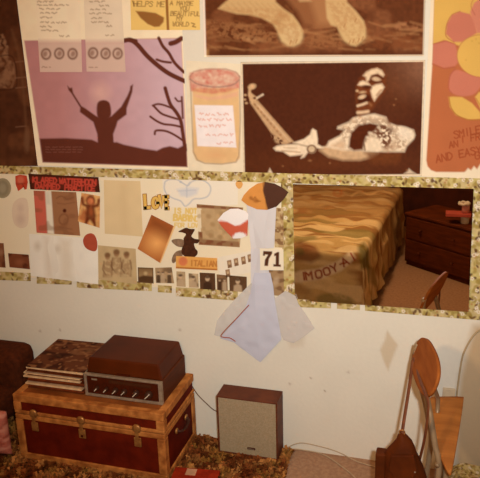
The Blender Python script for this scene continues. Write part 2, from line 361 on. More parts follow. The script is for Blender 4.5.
def paw_art(A):
    A.mottle(16, (148, 86, 48), .42, .7, 3, 4); A.grain(3, .16, 4)
    for y0, s in ((25, 1), (31, 2), (36, 3), (40, 4), (47, 5)):
        r = random.Random(s)
        for k in range(16): x = r.uniform(206, 420); A.line([(x, y0+r.uniform(-3, 3)), (x+r.uniform(8, 26), y0+r.uniform(-2, 4))], r.uniform(.8, 2.4), (184, 122, 72), .9, r.uniform(.2, .6))
    A.poly([(205, 50), (260, 52), (425, 50), (425, 57), (205, 58)], (92, 44, 20), 2, .7)
    A.poly([(232, 38), (240, 34), (262, 38), (268, 42), (250, 41)], (206, 146, 92), 1, .7, tex=(4, 2))
    A.poly([(205, 48), (209, 50), (209, 58), (205, 57)], (206, 150, 88), 1, .7)
    fur, sh = (224, 176, 114), (176, 112, 60)
    A.poly([(282, -6), (330, -6), (334, 26), (318, 28), (304, 24), (298, 12)], (160, 98, 56), 2, .9)
    A.poly([(300, -60), (360, -60), (345, 0), (330, 25), (318, 24), (310, 0)], (188, 126, 76), 3, .8)
    A.poly([(218.5, 8.7), (222, 5), (228, 0), (232, -20), (270, -30), (276, 2), (284, 9), (293, 15), (299, 23), (303, 31), (302.5, 38), (300, 43), (294, 46), (288, 45.5), (282, 41), (277, 30), (273, 24), (262, 18), (250, 15), (237, 14)], fur, 1)
    A.poly([(272, 22), (280, 13), (288, 14), (279, 26)], sh, 1.5, .35); A.ell(291, 35, 10, 9, (236, 196, 134), .5, 4, .8)
    A.poly([(324, -30), (344, -30), (347, 2), (356, 11), (364, 21), (366, 29), (365.5, 37), (361, 42), (356, 46), (351, 45), (345, 41), (340, 33), (337, 27), (331, 25), (327, 18), (326, 6)], fur, 1); A.ell(353, 33, 11, 10, (232, 188, 124), .5, 4, .7)
    for x, y in ((349, 44), (353, 42.5), (358, 42), (362, 40), (344, 27), (355, 22), (290, 44), (296, 43)): A.line([(x, y), (x+1.4, y-3.5)], .9, sh, .4, .8)
    for x in range(226, 288, 6): A.line([(x, 2+abs(x-250)*.1), (x+7, 9+abs(x-250)*.1)], 1.2, sh, 1, .25)
    A.poly([(296, -3), (308, -3), (312, 1.5), (300, 2)], (210, 160, 104), 1, .8)
    A.poly([(392, 24), (408, 22), (423, 27), (423, 30), (396, 29)], (186, 120, 74), 1.2, .7, tex=(4, 2))
    A.poly([(206, 20), (240, 22), (275, 34), (280, 44), (240, 40), (206, 34)], (170, 108, 62), 1.5, .7, tex=(3, 2.5)); A.poly([(219, 8), (284, 9), (303, 31), (294, 46), (277, 30), (262, 18)], (190, 126, 72), 1.5, .45, tex=(3.5, 1.6)); A.poly([(327, 2), (347, 2), (366, 29), (356, 46), (337, 27)], (190, 126, 72), 1.5, .4, tex=(3, 1.6)); A.poly([(367, 30), (400, 33), (424, 38), (424, 50), (372, 48)], (140, 74, 36), 2, .6, tex=(5, 2)); A.poly([(310, 34), (336, 34), (346, 46), (310, 48)], (170, 106, 60), 1.5, .6, tex=(3, 2.5)); A.line([(202.3, -60), (205.3, 57)], 2.6, (240, 214, 186), .4); A.line([(204, 56.2), (425, 55.2)], 1.2, (232, 200, 160), .4); A.line([(426.3, -60), (423.5, 57)], 1.6, (232, 200, 160), .4); A.C *= np.where(A.X > 207, .80, 1)[:, None]*np.where(A.Y > 55, 1.3, 1)[:, None]
sheet('paw_poster', 'brown wildlife poster with two pale furry paws over a log', 'poster', [(201.5, -60), (427, -60), (424, 56), (204.3, 57)], (110, 56, 26), paw_art, 3)
def guitar_art(A):
    hi = (232, 200, 160); mid = (150, 96, 56); bg = (84, 34, 10); lt = (206, 160, 112)
    A.glow(424, 66, 50, 44, (150, 100, 70), .8); A.glow(395, 85, 40, 50, (116, 62, 30), .5); A.glow(330, 163, 160, 22, (108, 54, 22), .5)
    # guitar neck
    A.poly([(250.2, 102.6), (257.9, 100.6), (293.7, 141.4), (287, 143), (271.5, 133)], (196, 150, 104), .8)
    A.line([(253.5, 103), (284, 140)], 1, (150, 100, 62), .7, .5); A.line([(257, 104), (290, 141.5)], .8, (226, 190, 146), .6, .5)
    for k in range(9): t = k/9; A.ell(255+t*29, 104.5+t*34, 1.1, .9, (140, 92, 54), .8, .6, .6)
    A.ell(252.3, 86.5, 4, 2.8, lt, -.3, .8); A.line([(250, 88), (249.5, 95), (252.5, 102)], 2.4, lt, .8); A.poly([(250, 92), (258, 98), (256, 102), (250, 101)], lt, .8, .95); A.line([(257, 98), (263, 94.5)], 1.7, hi, .7, .85); A.ell(254.8, 98, 1.4, 1.2, bg, 0, .6, .9)
    for x, y in ((245.4, 95), (244.8, 99.5), (246.5, 103)): A.ell(x, y, 1.3, 1, lt, 0, .7, .85)
    # playing hand and horn of the guitar
    A.poly([(293, 142.6), (304, 139), (310, 134.6), (311.6, 130), (313, 128.6), (316.5, 130.6), (317.8, 139), (317.6, 144), (322, 146.4), (328.6, 147), (323, 149), (314, 147.5), (304, 145)], hi, .8)
    A.poly([(273.6, 148), (277, 145.8), (283, 144.6), (297, 144), (309, 147), (308, 152), (304.5, 157), (301, 158.2), (302.6, 154.6), (290, 156), (283, 151.4), (276, 150.6)], hi, .9); A.line([(282, 150.6), (300, 152.2)], .9, mid, .7, .7); A.line([(284, 147.6), (297, 148)], .7, mid, .7, .5)
    A.ell(311.7, 149, 4.6, 4.3, (214, 178, 134), 0, .8, .95); A.ell(311.7, 149, 4.8, 4.4, bg, 0, .7, .85, ring=1.4)
    A.poly([(271, 134), (281, 137), (290, 143), (283, 145), (275, 142)], lt, 1, .7, tex=(2, 3)); A.ell(310, 160.5, 1.6, 1, mid, 0, .7, .8)
    # sleeve, scarf and shirt
    A.poly([(319.6, 150.2), (330, 144), (343, 148), (368, 151), (378, 153.6), (372, 157), (360, 160), (343, 160), (328.7, 156.6)], (204, 160, 114), 1.6, .95); A.poly([(365, 152), (402, 152), (398, 164), (372, 164)], (108, 54, 22), 2, .8)
    A.poly([(326.5, 147), (329, 141.2), (340.2, 135.5), (344.8, 129.8), (337.5, 128.6), (338, 126.6), (349.4, 121.7), (353, 118), (360.8, 115.6), (374.6, 113.8), (386, 117), (388.3, 122.6), (396, 125.5), (402, 126.3), (413.5, 129.8), (415, 135), (413.5, 139), (406.7, 146), (404.4, 151.7), (386, 151.7), (365.4, 151.2), (349.4, 150.4), (343.6, 150.4)], hi, 1.1)
    A.poly([(340, 128), (360, 117), (386, 118), (402, 128), (413, 131), (404, 150), (386, 150), (345, 149)], (120, 66, 32), 1.5, .5, tex=(3, 3.5)); A.poly([(330, 146), (341, 140), (346, 144), (344, 149.5)], (186, 138, 94), 1.4, .6); A.poly([(348.6, 147), (349.6, 138), (351, 132.6), (358.5, 125), (370, 122.6), (379, 124.6), (375, 130.5), (366.5, 136.5), (364, 143), (363, 149.6), (354, 150.6)], bg, 1.2)
    A.poly([(376, 126), (385, 124), (389, 130), (392, 136), (391, 143), (386, 148), (383, 146), (381, 139), (376, 136), (373, 132)], (98, 46, 18), 1.3, .9, tex=(3, 2.4)); A.poly([(386, 127), (394, 128), (391, 134)], bg, 1.2, .7); A.poly([(384, 150), (390, 143), (396, 139), (400, 146), (396, 150), (388, 152)], (150, 98, 58), 1.6, .5, tex=(4, 2))
    for x, y, r in ((370, 133, 1.8), (375, 135, 1.5), (381, 131, 1.4), (368, 138, 1.2), (379, 128, 1.3), (387, 138, 1.4)): A.ell(x, y, r, r*.8, hi, .4, .8, .7)
    A.poly([(366, 150.6), (365.6, 143), (371, 137), (378.6, 139), (382.6, 149.4), (378, 151.4)], hi, 1); A.line([(363.6, 141), (365, 150)], 1.4, bg, .7, .8); A.ell(405, 133.5, 7.5, 5.5, (240, 212, 176), .5, 2, .8)
    for x, y in ((360, 117), (371, 117.5), (381, 118.5), (346, 127), (353, 121)): A.ell(x, y, 2.2, 1.1, (176, 126, 82), .5, 1, .5)
    A.line([(359, 111.2), (368, 110)], 2, lt, .9, .7)
    # face
    A.poly([(361, 77), (364, 73), (371, 69), (378, 67.4), (384, 70), (386.4, 78), (386, 88), (381, 97), (376, 104), (370, 112), (360, 116), (356.4, 111), (356.6, 104), (355.8, 96), (356, 89), (358, 83)], (112, 54, 22), 1.4)
    A.poly([(363.2, 75.6), (366.3, 72), (371.5, 69.3), (377.2, 68.1), (381.8, 70.2), (384.3, 74.7), (383, 77), (378, 73.6), (371.5, 75.2), (369.8, 80), (366.6, 81.5), (365.8, 77)], (224, 186, 142), 1)
    A.ell(376.2, 79, 4.2, 2.2, (212, 172, 128), .25, .9, .95); A.line([(370, 81.5), (371.6, 77), (377, 75.4), (383.4, 78.4)], 1.6, bg, .8, .9, True); A.line([(371, 81.6), (376, 82.4), (382, 81.4)], 1.5, bg, .8, .85)
    A.poly([(372, 86.4), (376, 84.6), (382, 83.6), (384.3, 87), (381.4, 92), (378, 95.6), (374.4, 101), (372.4, 97), (370.7, 91)], (232, 196, 152), 1); A.line([(377, 95), (379.5, 91.5), (381, 90)], 1.8, (140, 86, 48), .8, .7)
    A.poly([(357.8, 85), (360, 81.8), (363, 80.6), (368, 82.5), (370.6, 85.4), (366, 86), (361, 85.8)], (228, 190, 146), .9); A.ell(366.6, 87, 4.4, 1.9, bg, .1, .8, .95)
    A.ell(357.2, 90.8, 1.4, 1.2, lt, 0, .7, .9); A.ell(362.6, 92.3, 3, 1.4, lt, -.1, .8, .85); A.poly([(358, 95), (364, 93.6), (370, 95.5), (371.6, 101), (367, 103), (358, 103.6)], (72, 26, 6), 1, .95); A.ell(362.2, 96.8, 3.6, 1.9, (222, 180, 134), -.35, .8, .95)
    A.line([(357.8, 105.8), (362, 104.6), (366.8, 102.8)], 2.3, (224, 184, 140), .8, .95); A.line([(369, 102.6), (371, 105)], 2, (150, 92, 52), .9, .8); A.line([(358, 112.6), (363, 112.2), (368, 111.4)], 3, (216, 174, 130), .9, .95)
    for x, y in ((283, 166), (396, 99), (394, 105), (330, 163), (407, 170)): A.ell(x, y, .9, .8, mid, 0, .7, .7)
    A.poly([(268, 172.5), (270, 168), (273, 173.5)], hi, .7, .8); A.poly([(404, 173.5), (408, 171), (409, 168.5), (412, 171), (416, 173.5)], hi, .8, .7)
    A.line([(241.7, 63), (424.5, 60.8), (421, 175), (244.2, 176.5), (241.7, 63)], 1.8, (230, 200, 160), .4)
    A.grain(2.6, .10, 7)
sheet('guitarist_poster', 'dark sepia poster of a singing guitarist', 'poster', [(240.8, 62), (425.3, 60), (421.8, 176), (243.6, 177.5)], (80, 36, 16), guitar_art, 2)
def flower_art(A):
    bd = (236, 208, 168); og = (180, 98, 56); pk = (196, 112, 84); ye = (216, 164, 78); ln = (170, 84, 58)
    A.C[:] = lin(bd)
    A.poly([(436.5, -60), (520, -60), (520, 172), (470, 172), (436, 171.8), (431, 170), (427.5, 166), (426.3, 160), (432.5, 60)], og, .6)
    A.poly([(436, -60), (520, -60), (520, 40), (470, 50), (444, 40), (433, 44)], ye, .7)
    A.poly([(433.3, 44), (446, 40.5), (455, 44), (460, 60), (455, 66), (444, 68), (432.5, 63)], pk, .7); A.line([(433.5, 44), (446, 41), (455, 44)], .9, ln, a=.7); A.line([(432.5, 64), (444, 68.5), (455, 67)], 1, ln, a=.8)
    A.poly([(446, 34), (447, 24), (452, 15), (460, 11.5), (470, 14), (475, 20), (477, 33), (462, 42), (454, 42)], pk, .7); A.line([(454, 42), (446, 36), (447, 24), (452, 15), (460, 11.5)], .9, ln, a=.8, curve=True)
    A.poly([(470, 12), (474, 3), (482, -3), (520, 0), (520, 34), (477, 33)], (204, 122, 92), .7); A.line([(475, 15), (471, 6), (474, -2)], .9, ln, a=.6, curve=True)
    A.poly([(449, 88), (450, 76), (456, 70), (468, 73), (482, 76), (482, 84), (474, 94), (462, 96), (452, 93)], pk, .7, 1, True); A.line([(455, 69), (450, 76), (448.5, 88), (452, 93)], .9, ln, a=.8, curve=True)
    A.ell(481, 56, 24, 21, ye, .1, .7); A.ell(481, 56, 24.6, 21.6, ln, .1, .5, .55, ring=.9)
    for x, y in ((472, 41), (476, 39), (479, 43), (466, 60)): A.ell(x, y, .8, .8, (190, 140, 60), a=.6)
    A.poly([(448.5, 97), (453, 96.5), (462, 97), (472, 103), (480, 112), (481, 119), (468, 119.5), (456, 115), (450, 107)], ye, .7); A.line([(449, 97), (451, 107), (457, 115), (468, 119.5), (480, 119.5)], 1.1, (166, 100, 40), a=.8, curve=True)
    A.poly([(475, 97), (479, 92), (500, 96), (500, 118), (482, 112)], ye, .7); A.line([(476, 98), (482, 108)], 1, (166, 100, 40), a=.6)
    tx = (152, 68, 34)
    A.text('SMILE', 454.5, 138.5, 7, tx, .8, 1.15, -13, .1); A.text('I FRIENDLY', 461, 142.5, 6.2, tx, .82, 1.1, -9, .1); A.text('AN', 449.5, 147.8, 6, tx, .8, 1.1, -10, .1); A.text('AND EASY', 436.5, 162.5, 7.2, tx, .82, 1.2, -12, .1); A.text('GO', 475.5, 159, 7, tx, .8, 1.1, -6)
    A.poly([(464, 173), (468, 168), (471, 170), (474, 166), (477, 169), (481, 163), (520, 166), (520, 180), (464, 180)], bd, .7)
    A.grain(14, .03, 9)
sheet('flower_poster', 'orange poster with a pink and yellow flower and slanting words', 'poster', [(434, -60), (500, -60), (500, 179.5), (421.6, 176.2)], (236, 208, 168), flower_art, 3)
def jar_art(A):
    A.poly([(192.5, 88), (239, 88), (240, 118), (240, 158), (236, 162), (222, 164), (205, 163), (196, 160), (193, 152)], (224, 176, 118), .8)
    A.line([(190.5, 76), (191.5, 108), (193.5, 152), (197.5, 160), (205, 163.3), (222, 164), (236, 162), (239, 156), (240.5, 120), (239.5, 76)], 1.1, (150, 122, 96), .6, .75)
    A.poly([(189, 79), (190, 73), (200, 69.5), (214, 68.5), (228, 69.5), (238, 73), (240, 78), (239.5, 88), (228, 92), (212, 94), (198, 92), (191, 91)], (204, 106, 84), .9, .92, tex=(4, .5))
    A.line([(190, 79), (198, 84), (215, 87), (232, 85), (239, 80)], 1.3, (150, 110, 92), .6, .8, True); A.line([(189.5, 77), (194, 71.5), (206, 69), (226, 69), (236, 72), (240, 77)], 1, (164, 112, 92), .6, .7)
    A.poly([(193.5, 94), (210, 97), (228, 94), (238, 91), (238, 96), (226, 99), (208, 100), (196, 97)], (226, 160, 130), 1, .6); A.glow(216, 155, 22, 8, (216, 150, 100), .5)
    A.poly([(194.5, 105), (233, 105.5), (236.5, 147.5), (197.5, 146)], (240, 220, 206), .5); rd = (222, 146, 116)
    for i, (x0, x1, y) in enumerate(((199.5, 230, 114), (198, 233, 119.5), (199, 226, 126), (206, 235, 134.5), (217, 233, 143))): A.hand(x0, x1, y, rd, 1.3, .9, .85, 30+i)
    A.grain(5, .04, 4)
sheet('jam_jar_print', 'cream print of a jam jar with red lid and handwritten label', 'poster', [(186.3, 60.5), (241.5, 64), (244, 175.5), (188.5, 170)], (232, 208, 170), jar_art, 1)

# ---- the collage under the border -----------------------------------------
def board_art(A): A.grain(26, .03, 3); A.mottle(40, (238, 212, 168), .5, .5, 8, 3); A.poly([(44, 185), (60, 185), (62, 236), (46, 234)], (216, 190, 146), 2, .4)
sheet('collage_backing', 'long cream backing paper of the collage, running left from the mirror', 'paper sheet', [(-25, 172), (283, 180), (284, 297), (-25, 273)], (236, 212, 172), board_art, 1, dens=.8)
cutout('round_badge', 'round grey green paper badge at the left end of the collage', 'badge', [(3+8.5*math.cos(t), 188+10*math.sin(t)) for t in np.arange(24)*math.pi/12], (160, 142, 106), lambda A: (A.ell(3, 188, 6.5, 8, (132, 116, 88), 0, 1, .7), A.ell(3, 188, 3.5, 4.5, (164, 146, 112), 0, 1, .8)), 3)
cutout('puppet_cutout', 'small red puppet cutout left of the red lettered banner', 'paper cutout', [(15.7, 176), (20, 174.5), (27, 175.5), (28.2, 182), (27, 189), (25, 189.5), (24.5, 186.5), (21.5, 189), (18.5, 191), (17.5, 188), (16, 184)], (192, 66, 40), lambda A: (A.ell(21, 180, 3.4, 4.2, (212, 110, 78), 0, 1, .7), A.line([(17, 184), (27, 183)], 1.2, (120, 34, 18), a=.7)), 3)
def banner_art(A):
    rd = (196, 70, 50)
    A.grain(4, .12, 3); A.line([(33, 179), (98, 182)], 5, (112, 40, 26), .9, .5); A.line([(36, 185.4), (94, 188)], 5, (112, 40, 26), .9, .5)
    A.text('KLARED', 33.5, 182, 5, rd, .82, 1.4, 2.4); A.text('WATTERHOON', 60, 183.2, 5, rd, .74, 1.4, 2.4); A.text('DAMMED', 36, 188.2, 5, rd, .84, 1.4, 2.4); A.text('PRACTICE', 65.5, 189.6, 5, rd, .76, 1.4, 2.4)
sheet('lettered_banner', 'dark banner with two rows of red capital letters in the collage', 'banner', [(29, 173.5), (99, 177), (100.5, 192), (31, 189)], (74, 32, 16), banner_art, 5, dens=2.2)
def tri_art(A):
    A.poly([(33, 189), (45.5, 190), (48, 234), (36, 232)], (202, 96, 72), .5); A.poly([(45.5, 190), (51.5, 190.5), (54.5, 234), (48, 233)], (232, 212, 180), .5)
    A.poly([(46, 192), (50, 192), (51, 204), (47, 204)], (206, 190, 160), 1, .6); A.ell(65, 210.5, 1.8, 1.9, (82, 30, 14), 0, .5)
    A.line([(57, 198), (62, 196), (68, 199), (74, 197)], 1.1, (124, 74, 44), .6, .8, True); A.line([(58, 203), (65, 204), (75, 202)], 1, (124, 74, 44), .6, .6); A.ell(64, 219, 5, 6, (120, 70, 40), .3, .7, .7, ring=1.3); A.line([(60, 227), (72, 229)], 1.2, (124, 74, 44), .7, .6); A.mottle(6, (132, 82, 50), .55, .5, 5)
sheet('striped_card', 'brown card with red and white side stripes under the lettered banner', 'card', [(34, 190.5), (76.5, 192), (80.5, 235.5), (37, 232.5)], (158, 104, 66), tri_art, 3)
def doll_art(A):
    dk = (106, 42, 18); md = (176, 88, 44)
    A.mottle(4, (228, 170, 100), .5, .8, 3); A.poly([(79, 219), (84, 208), (88, 212), (87, 223)], md, 1.2, .8); A.poly([(94, 212), (99, 206), (100, 226), (95, 224)], (220, 156, 90), 1.2, .8)
    A.line([(90, 206), (84, 204), (82.5, 198)], 3, dk, .9, .9, True); A.line([(93, 206), (98, 205), (99.5, 200)], 3, dk, .9, .9, True)
    A.ell(91, 200.5, 4.6, 5.2, dk, 0, .9, .95); A.ell(91, 201, 3, 3.4, (214, 122, 72), 0, 1, .95); A.poly([(87, 206), (95, 206), (96.5, 216), (95, 225), (90.5, 220), (86, 223.5), (86, 214)], dk, 1, .9); A.ell(91.5, 211, 1.5, 3.6, md, 0, 1, .8); A.line([(88, 218), (86.5, 223)], 2, dk, .8); A.line([(94, 219), (95.5, 225)], 2, dk, .8)
    A.grain(2.5, .12, 4)
sheet('doll_picture', 'orange picture of a dark figure right of the striped card', 'picture', [(82, 192.6), (100.5, 196), (100, 227.6), (78.3, 221)], (208, 138, 80), doll_art, 4, dens=2.2)
cutout('red_spot', 'plain red oval paper right of the pale folded papers', 'paper cutout', [(83.5, 240), (86, 235), (91, 233), (95, 235), (97.5, 241), (97.5, 248), (95, 251), (89, 249.5), (85, 246)], (176, 76, 50), lambda A: A.grain(3, .06), 4, curve=True)
def fold_art(A): A.grain(8, .04, 2); A.poly([(44, 236), (50, 236), (53, 277), (47, 277)], (206, 178, 144), 2.5, .5); A.poly([(60, 238), (72, 239), (74, 280), (62, 279)], (212, 186, 150), 3, .5); A.ell(38, 246, 3, 4, (200, 174, 140), 0, 2, .6); A.ell(58, 249, 3, 4, (200, 174, 140), 0, 2, .5)
sheet('folded_paper', 'large pale folded paper at the lower left of the collage', 'paper sheet', [(29.5, 233.5), (98, 238.5), (98.5, 284), (31, 275.5)], (240, 224, 198), fold_art, 2, curl=lambda u, v: .002*np.abs(np.sin(u*9)))
sheet('square_photo', 'small dark brown photo left of the pale folded paper', 'photograph', [(8.5, 253), (29, 254.5), (30.3, 269), (10, 267)], (124, 66, 38), lambda A: (A.mottle(5, (90, 42, 22), .5, .8), A.ell(20, 262, 4, 3, (160, 96, 60), 0, 1.5, .5)), 3)
sheet('square_photo', 'tall brown photo cropped by the left photo edge, beside the small dark photo', 'photograph', [(-12, 242), (4, 243), (6, 267.5), (-12, 266)], (132, 80, 50), lambda A: (A.mottle(5, (96, 48, 26), .5, .8), A.ell(0, 252, 4, 3, (170, 120, 86), 0, 1.5, .6)), 3)
cutout('faded_drawing', 'faint lilac oval drawing under the small red puppet', 'drawing', [(14, 203), (20, 198), (27, 199), (29, 210), (28, 224), (22, 228), (15, 224), (12.5, 213)], (224, 194, 160), lambda A: (A.ell(21, 208, 3, 4, (206, 172, 146), 0, 1.5, .6), A.ell(21, 219, 4, 5, (198, 164, 140), 0, 2, .6)), 3, curve=True)
def sketch_art(A):
    ink = (118, 80, 48); A.grain(5, .08, 3)
    for x, y, s in ((108, 256, 1), (117, 253, 1.1), (127, 255, 1)):
        A.ell(x, y, 2.6*s, 3.2*s, (152, 108, 70), 0, .6, .9); A.ell(x, y-1.5, 3*s, 2.4*s, ink, 0, .7, .75); A.poly([(x-4*s, y+4), (x+4*s, y+4), (x+5*s, y+21), (x-4.5*s, y+21)], (156, 116, 76), 1, .7, tex=(3, 2)); A.line([(x-3.5*s, y+5), (x-5*s, y+13), (x-2, y+18)], 1, ink, .5, .8); A.line([(x+3.5*s, y+5), (x+5*s, y+14)], 1, ink, .5, .8)
    for x in (104, 112, 121, 131): A.line([(x, 276), (x+1, 262)], .9, ink, .5, .5)
sheet('figure_sketch', 'tan paper with an ink sketch of three standing figures', 'drawing', [(98.5, 245), (136, 248.5), (137.5, 284), (99, 279)], (198, 164, 114), sketch_art, 4)
sheet('blank_sheet', 'blank tan sheet of paper above the sketch of three figures', 'paper sheet', [(104, 180), (140.5, 181), (143, 236.5), (105, 233.5)], (222, 188, 136), lambda A: (A.grain(10, .03, 3), A.poly([(120, 184), (126, 184), (129, 232), (123, 232)], (210, 174, 124), 3, .5)), 2)
# LOVE in cut-out letters
lv = thing('word_cutout', 'word LOVE in yellow cut out letters above the orange brown square', 'lettering', tuple(at_y(155, 210, -.003)))
def letter(paths, curve=False):
    """a letter cut from yellow card with a brown rim: flat ribbons along its strokes"""
    bm = bmesh.new(); lay = bm.verts.layers.float_color.new('print')
    for w, yy, col in ((4.4, -.0040, (168, 110, 54)), (2.9, -.0046, (224, 174, 84))):
        for P in paths:
            P = np.array(crom(P, 5) if curve else P, float); n = len(P); prev = None
            for i in range(n):
                t = P[min(i+1, n-1)]-P[max(i-1, 0)]; t /= np.hypot(*t); nn = np.array([-t[1], t[0]])*w/2; e = t*w/2*((i == n-1)-(i == 0))*.9
                row = [bm.verts.new((*[at_y(*(P[i]+e+k*nn), 0)[0]], y_, at_y(*(P[i]+e+k*nn), 0)[2])) for k, y_ in ((1, yy), (-1, yy), (-1, -.0034), (1, -.0034))]
                for v in row: v[lay] = (*lin(col), 1)
                if prev:
                    for k in range(4): bm.faces.new((prev[k], prev[(k+1) % 4], row[(k+1) % 4], row[k]))
                if i in (0, n-1): bm.faces.new(row)
                prev = row
    obj('letter', bm, PAPER, lv)
letter([[(145, 195.4), (145.8, 207.6)], [(145.8, 207.6), (149.6, 207.2)]])
letter([[(155.4+2.6*math.cos(t)+.4, 202.6+5*math.sin(t)) for t in np.arange(13)*math.pi/6]])
letter([[(159.6, 196), (162.2, 207), (163.8, 197)]])
letter([[(166.2, 196.6), (166.8, 208)], [(166.2, 196.6), (167.8, 196.6)], [(166.5, 202), (167.6, 202)], [(166.8, 208), (168, 208)]])
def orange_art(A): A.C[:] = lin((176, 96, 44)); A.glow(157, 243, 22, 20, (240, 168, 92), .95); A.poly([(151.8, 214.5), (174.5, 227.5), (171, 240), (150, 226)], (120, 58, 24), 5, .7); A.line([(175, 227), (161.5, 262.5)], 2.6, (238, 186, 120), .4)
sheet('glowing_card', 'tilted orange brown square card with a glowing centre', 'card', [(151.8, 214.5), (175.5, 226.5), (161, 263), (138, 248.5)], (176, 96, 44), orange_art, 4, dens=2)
def cloud_art(A):
    bl = (172, 170, 170)
    A.line([(165, 182), (169, 179.5), (177, 179.5), (183, 183), (188, 185.5), (192, 181.5), (200, 179.5), (208, 183), (211, 189), (208, 196), (201, 198.5), (194, 199), (189, 204), (185, 206), (181, 201), (173, 198), (167, 194), (164.5, 188), (165, 182)], 1, bl, .5, .9, True)
    A.poly([(177, 189), (184, 188), (190, 187), (199, 188), (197, 194), (189, 197), (181, 196)], (206, 198, 190), 1.2, .8); A.line([(187, 197), (187, 186), (190, 182)], .8, bl, .5, .7); A.line([(178, 191), (196, 190)], .7, bl, .4, .6); A.ell(181, 182, 1.3, 1, bl, 0, .5, .7)
sheet('cloud_drawing', 'white paper with a pale blue grey cloud shaped outline', 'drawing', [(162.5, 178.6), (238, 181), (238, 204.5), (164, 208)], (236, 216, 186), cloud_art, 2)
def slogan_art(A):
    c = (226, 184, 96)
    A.text('IS NOT A', 174, 212.8, 4.6, c, .88, 1.5, 1); A.text('BABY', 174, 220, 5.6, c, .82, 1.9, 2); A.text('ENOUGH', 188.5, 220.5, 5, c, .68, 1.4, 4); A.text('FOR LOVE', 175, 226.8, 4, c, .85, 1.1, 1)
sheet('slogan_strip', 'cream slip with yellow lettering under the cloud outline drawing', 'paper slip', [(172.5, 206.5), (203, 207.5), (203.5, 228.5), (173, 227.5)], (236, 214, 176), slogan_art, 3, dens=2.2)
wf = thing('winged_figure', 'dark winged figure cutout with a pointed hat above the orange label', 'paper cutout', tuple(at_y(188, 245, -.004)))
def silhouette(name, pts, col, yf, parent, curve=True):
    from mathutils.geometry import tessellate_polygon
    P = [Vector(at_y(*p, 0)) for p in (crom(pts, 3, True) if curve else pts)]; n = len(P); F = [tuple(t) for t in tessellate_polygon([P])]
    V = [(p.x, yf, p.z) for p in P]+[(p.x, yf+.0008, p.z) for p in P]
    me = bpy.data.meshes.new(name); me.from_pydata(V, [], F+[(j, (j+1) % n, n+(j+1) % n, n+j) for j in range(n)])
    bmx = bmesh.new(); bmx.from_mesh(me); bmesh.ops.recalc_face_normals(bmx, faces=bmx.faces); bmx.to_mesh(me); bmx.free()
    me.materials.append(mat('cutout '+str(col), col, .8, tuple(int(c*.8) for c in col), 60, spec=.05)); return link_mesh(name, me, parent)
silhouette('wing', [(172, 240), (178, 238.6), (184, 240), (185, 246), (179, 246.6), (174, 243.5)], (152, 116, 84), -.0042, wf)
silhouette('wing', [(184, 250), (178, 250.6), (174, 254), (172, 260), (174, 263), (179, 258), (184, 254)], (150, 114, 82), -.0042, wf)
silhouette('body', [(178.6, 231.4), (182, 229.4), (186.5, 227.4), (190, 228.6), (195, 229), (193.6, 232.4), (191.8, 236), (195, 238.5), (200, 239.4), (198, 243), (194.5, 243.2), (195.6, 248), (198, 251), (197, 255), (192, 257.6), (186, 256.4), (182, 252.6), (182.5, 247.5), (184.5, 243), (184, 238), (186.4, 234), (183, 232.2)], (82, 44, 24), -.0052, wf)
def label_art(A): A.ell(183.5, 261, 4.5, 4.5, (212, 112, 70), 0, .8, .9); A.text('ITALIAN', 190.5, 265.2, 5.2, (188, 116, 52), .74, 1.2, 2); A.line([(176.5, 267.2), (217, 269.2)], 1.6, (176, 104, 44), .4); A.grain(4, .05, 3)
sheet('orange_label', 'orange lettered label under the winged figure cutout', 'label', [(176.5, 255.5), (217.5, 257.8), (217.8, 270), (176.3, 268)], (226, 158, 78), label_art, 5, dens=2.2)
def scroll_art(A):
    br = (128, 76, 46); A.grain(4, .07, 2)
    A.poly([(197, 204.2), (243, 207.5), (243, 210.2), (197.5, 207.2)], br, .5); A.poly([(199, 231.5), (202.5, 231.7), (203, 239), (239, 241.5), (239.5, 246.5), (199.5, 244.3)], br, .5)
    A.C[:] = np.where(((A.X < 201.5) & (A.Y < 231.5) & (A.Y > 208))[:, None], lin((228, 202, 160)), A.C); A.mottle(4, (164, 128, 84), .52, .5, 4)
    for x, y in ((209, 216), (213, 224), (222, 214), (211, 235), (221, 237), (227, 231)): A.ell(x, y, 2.6, 2.2, (156, 116, 72), .5, .8, .6)
sheet('scroll_picture', 'tan scroll picture with brown bars behind the red and white paper', 'picture', [(197, 203.8), (243.5, 207.3), (240, 247), (199, 244.5)], (190, 152, 104), scroll_art, 4)
PG = 'row of small old photographs along the foot of the collage'
def mini(label, quad, seed, base=(120, 88, 58), n=1, lay=4):
    def f(A):
        r = random.Random(seed); A.mottle(5, (86, 56, 32), .5, .7, seed, 4); A.grain(2, .12, seed)
        x0, x1, y0, y1 = quad[0][0], quad[1][0], quad[0][1], quad[2][1]
        for k in range(n):
            x = x0+(x1-x0)*(k+.5)/n+r.uniform(-.6, .6); y = y0+(y1-y0)*.34; s = min((y1-y0)*.15, (x1-x0)/n*.24)
            A.poly([(x-s*1.7, y1), (x-s*1.5, y+s*1.8), (x, y+s), (x+s*1.5, y+s*1.8), (x+s*1.8, y1)], (190, 156, 116) if r.random() < .6 else (64, 40, 24), .6, .85)
            A.ell(x, y, s*.85, s*1.05, (204, 166, 124), 0, .5, .95); A.ell(x, y-s*.6, s, s*.6, (62, 36, 20), 0, .5, .85)
    return sheet('small_photo', label, 'photograph', quad, base, f, lay, PG, 2.2)
def land_art(A): A.grad((0, 268), (0, 276), (170, 132, 86), .8); A.poly([(138, 277), (144, 275), (154, 276), (154, 283), (138, 282)], (88, 58, 32), .8); A.ell(146, 273, 1.6, 1.6, (206, 170, 116), 0, 1, .9); A.line([(138.8, 267.5), (153.2, 268), (153.6, 282.6), (139, 281.6), (138.8, 267.5)], .9, (98, 66, 40), .4)
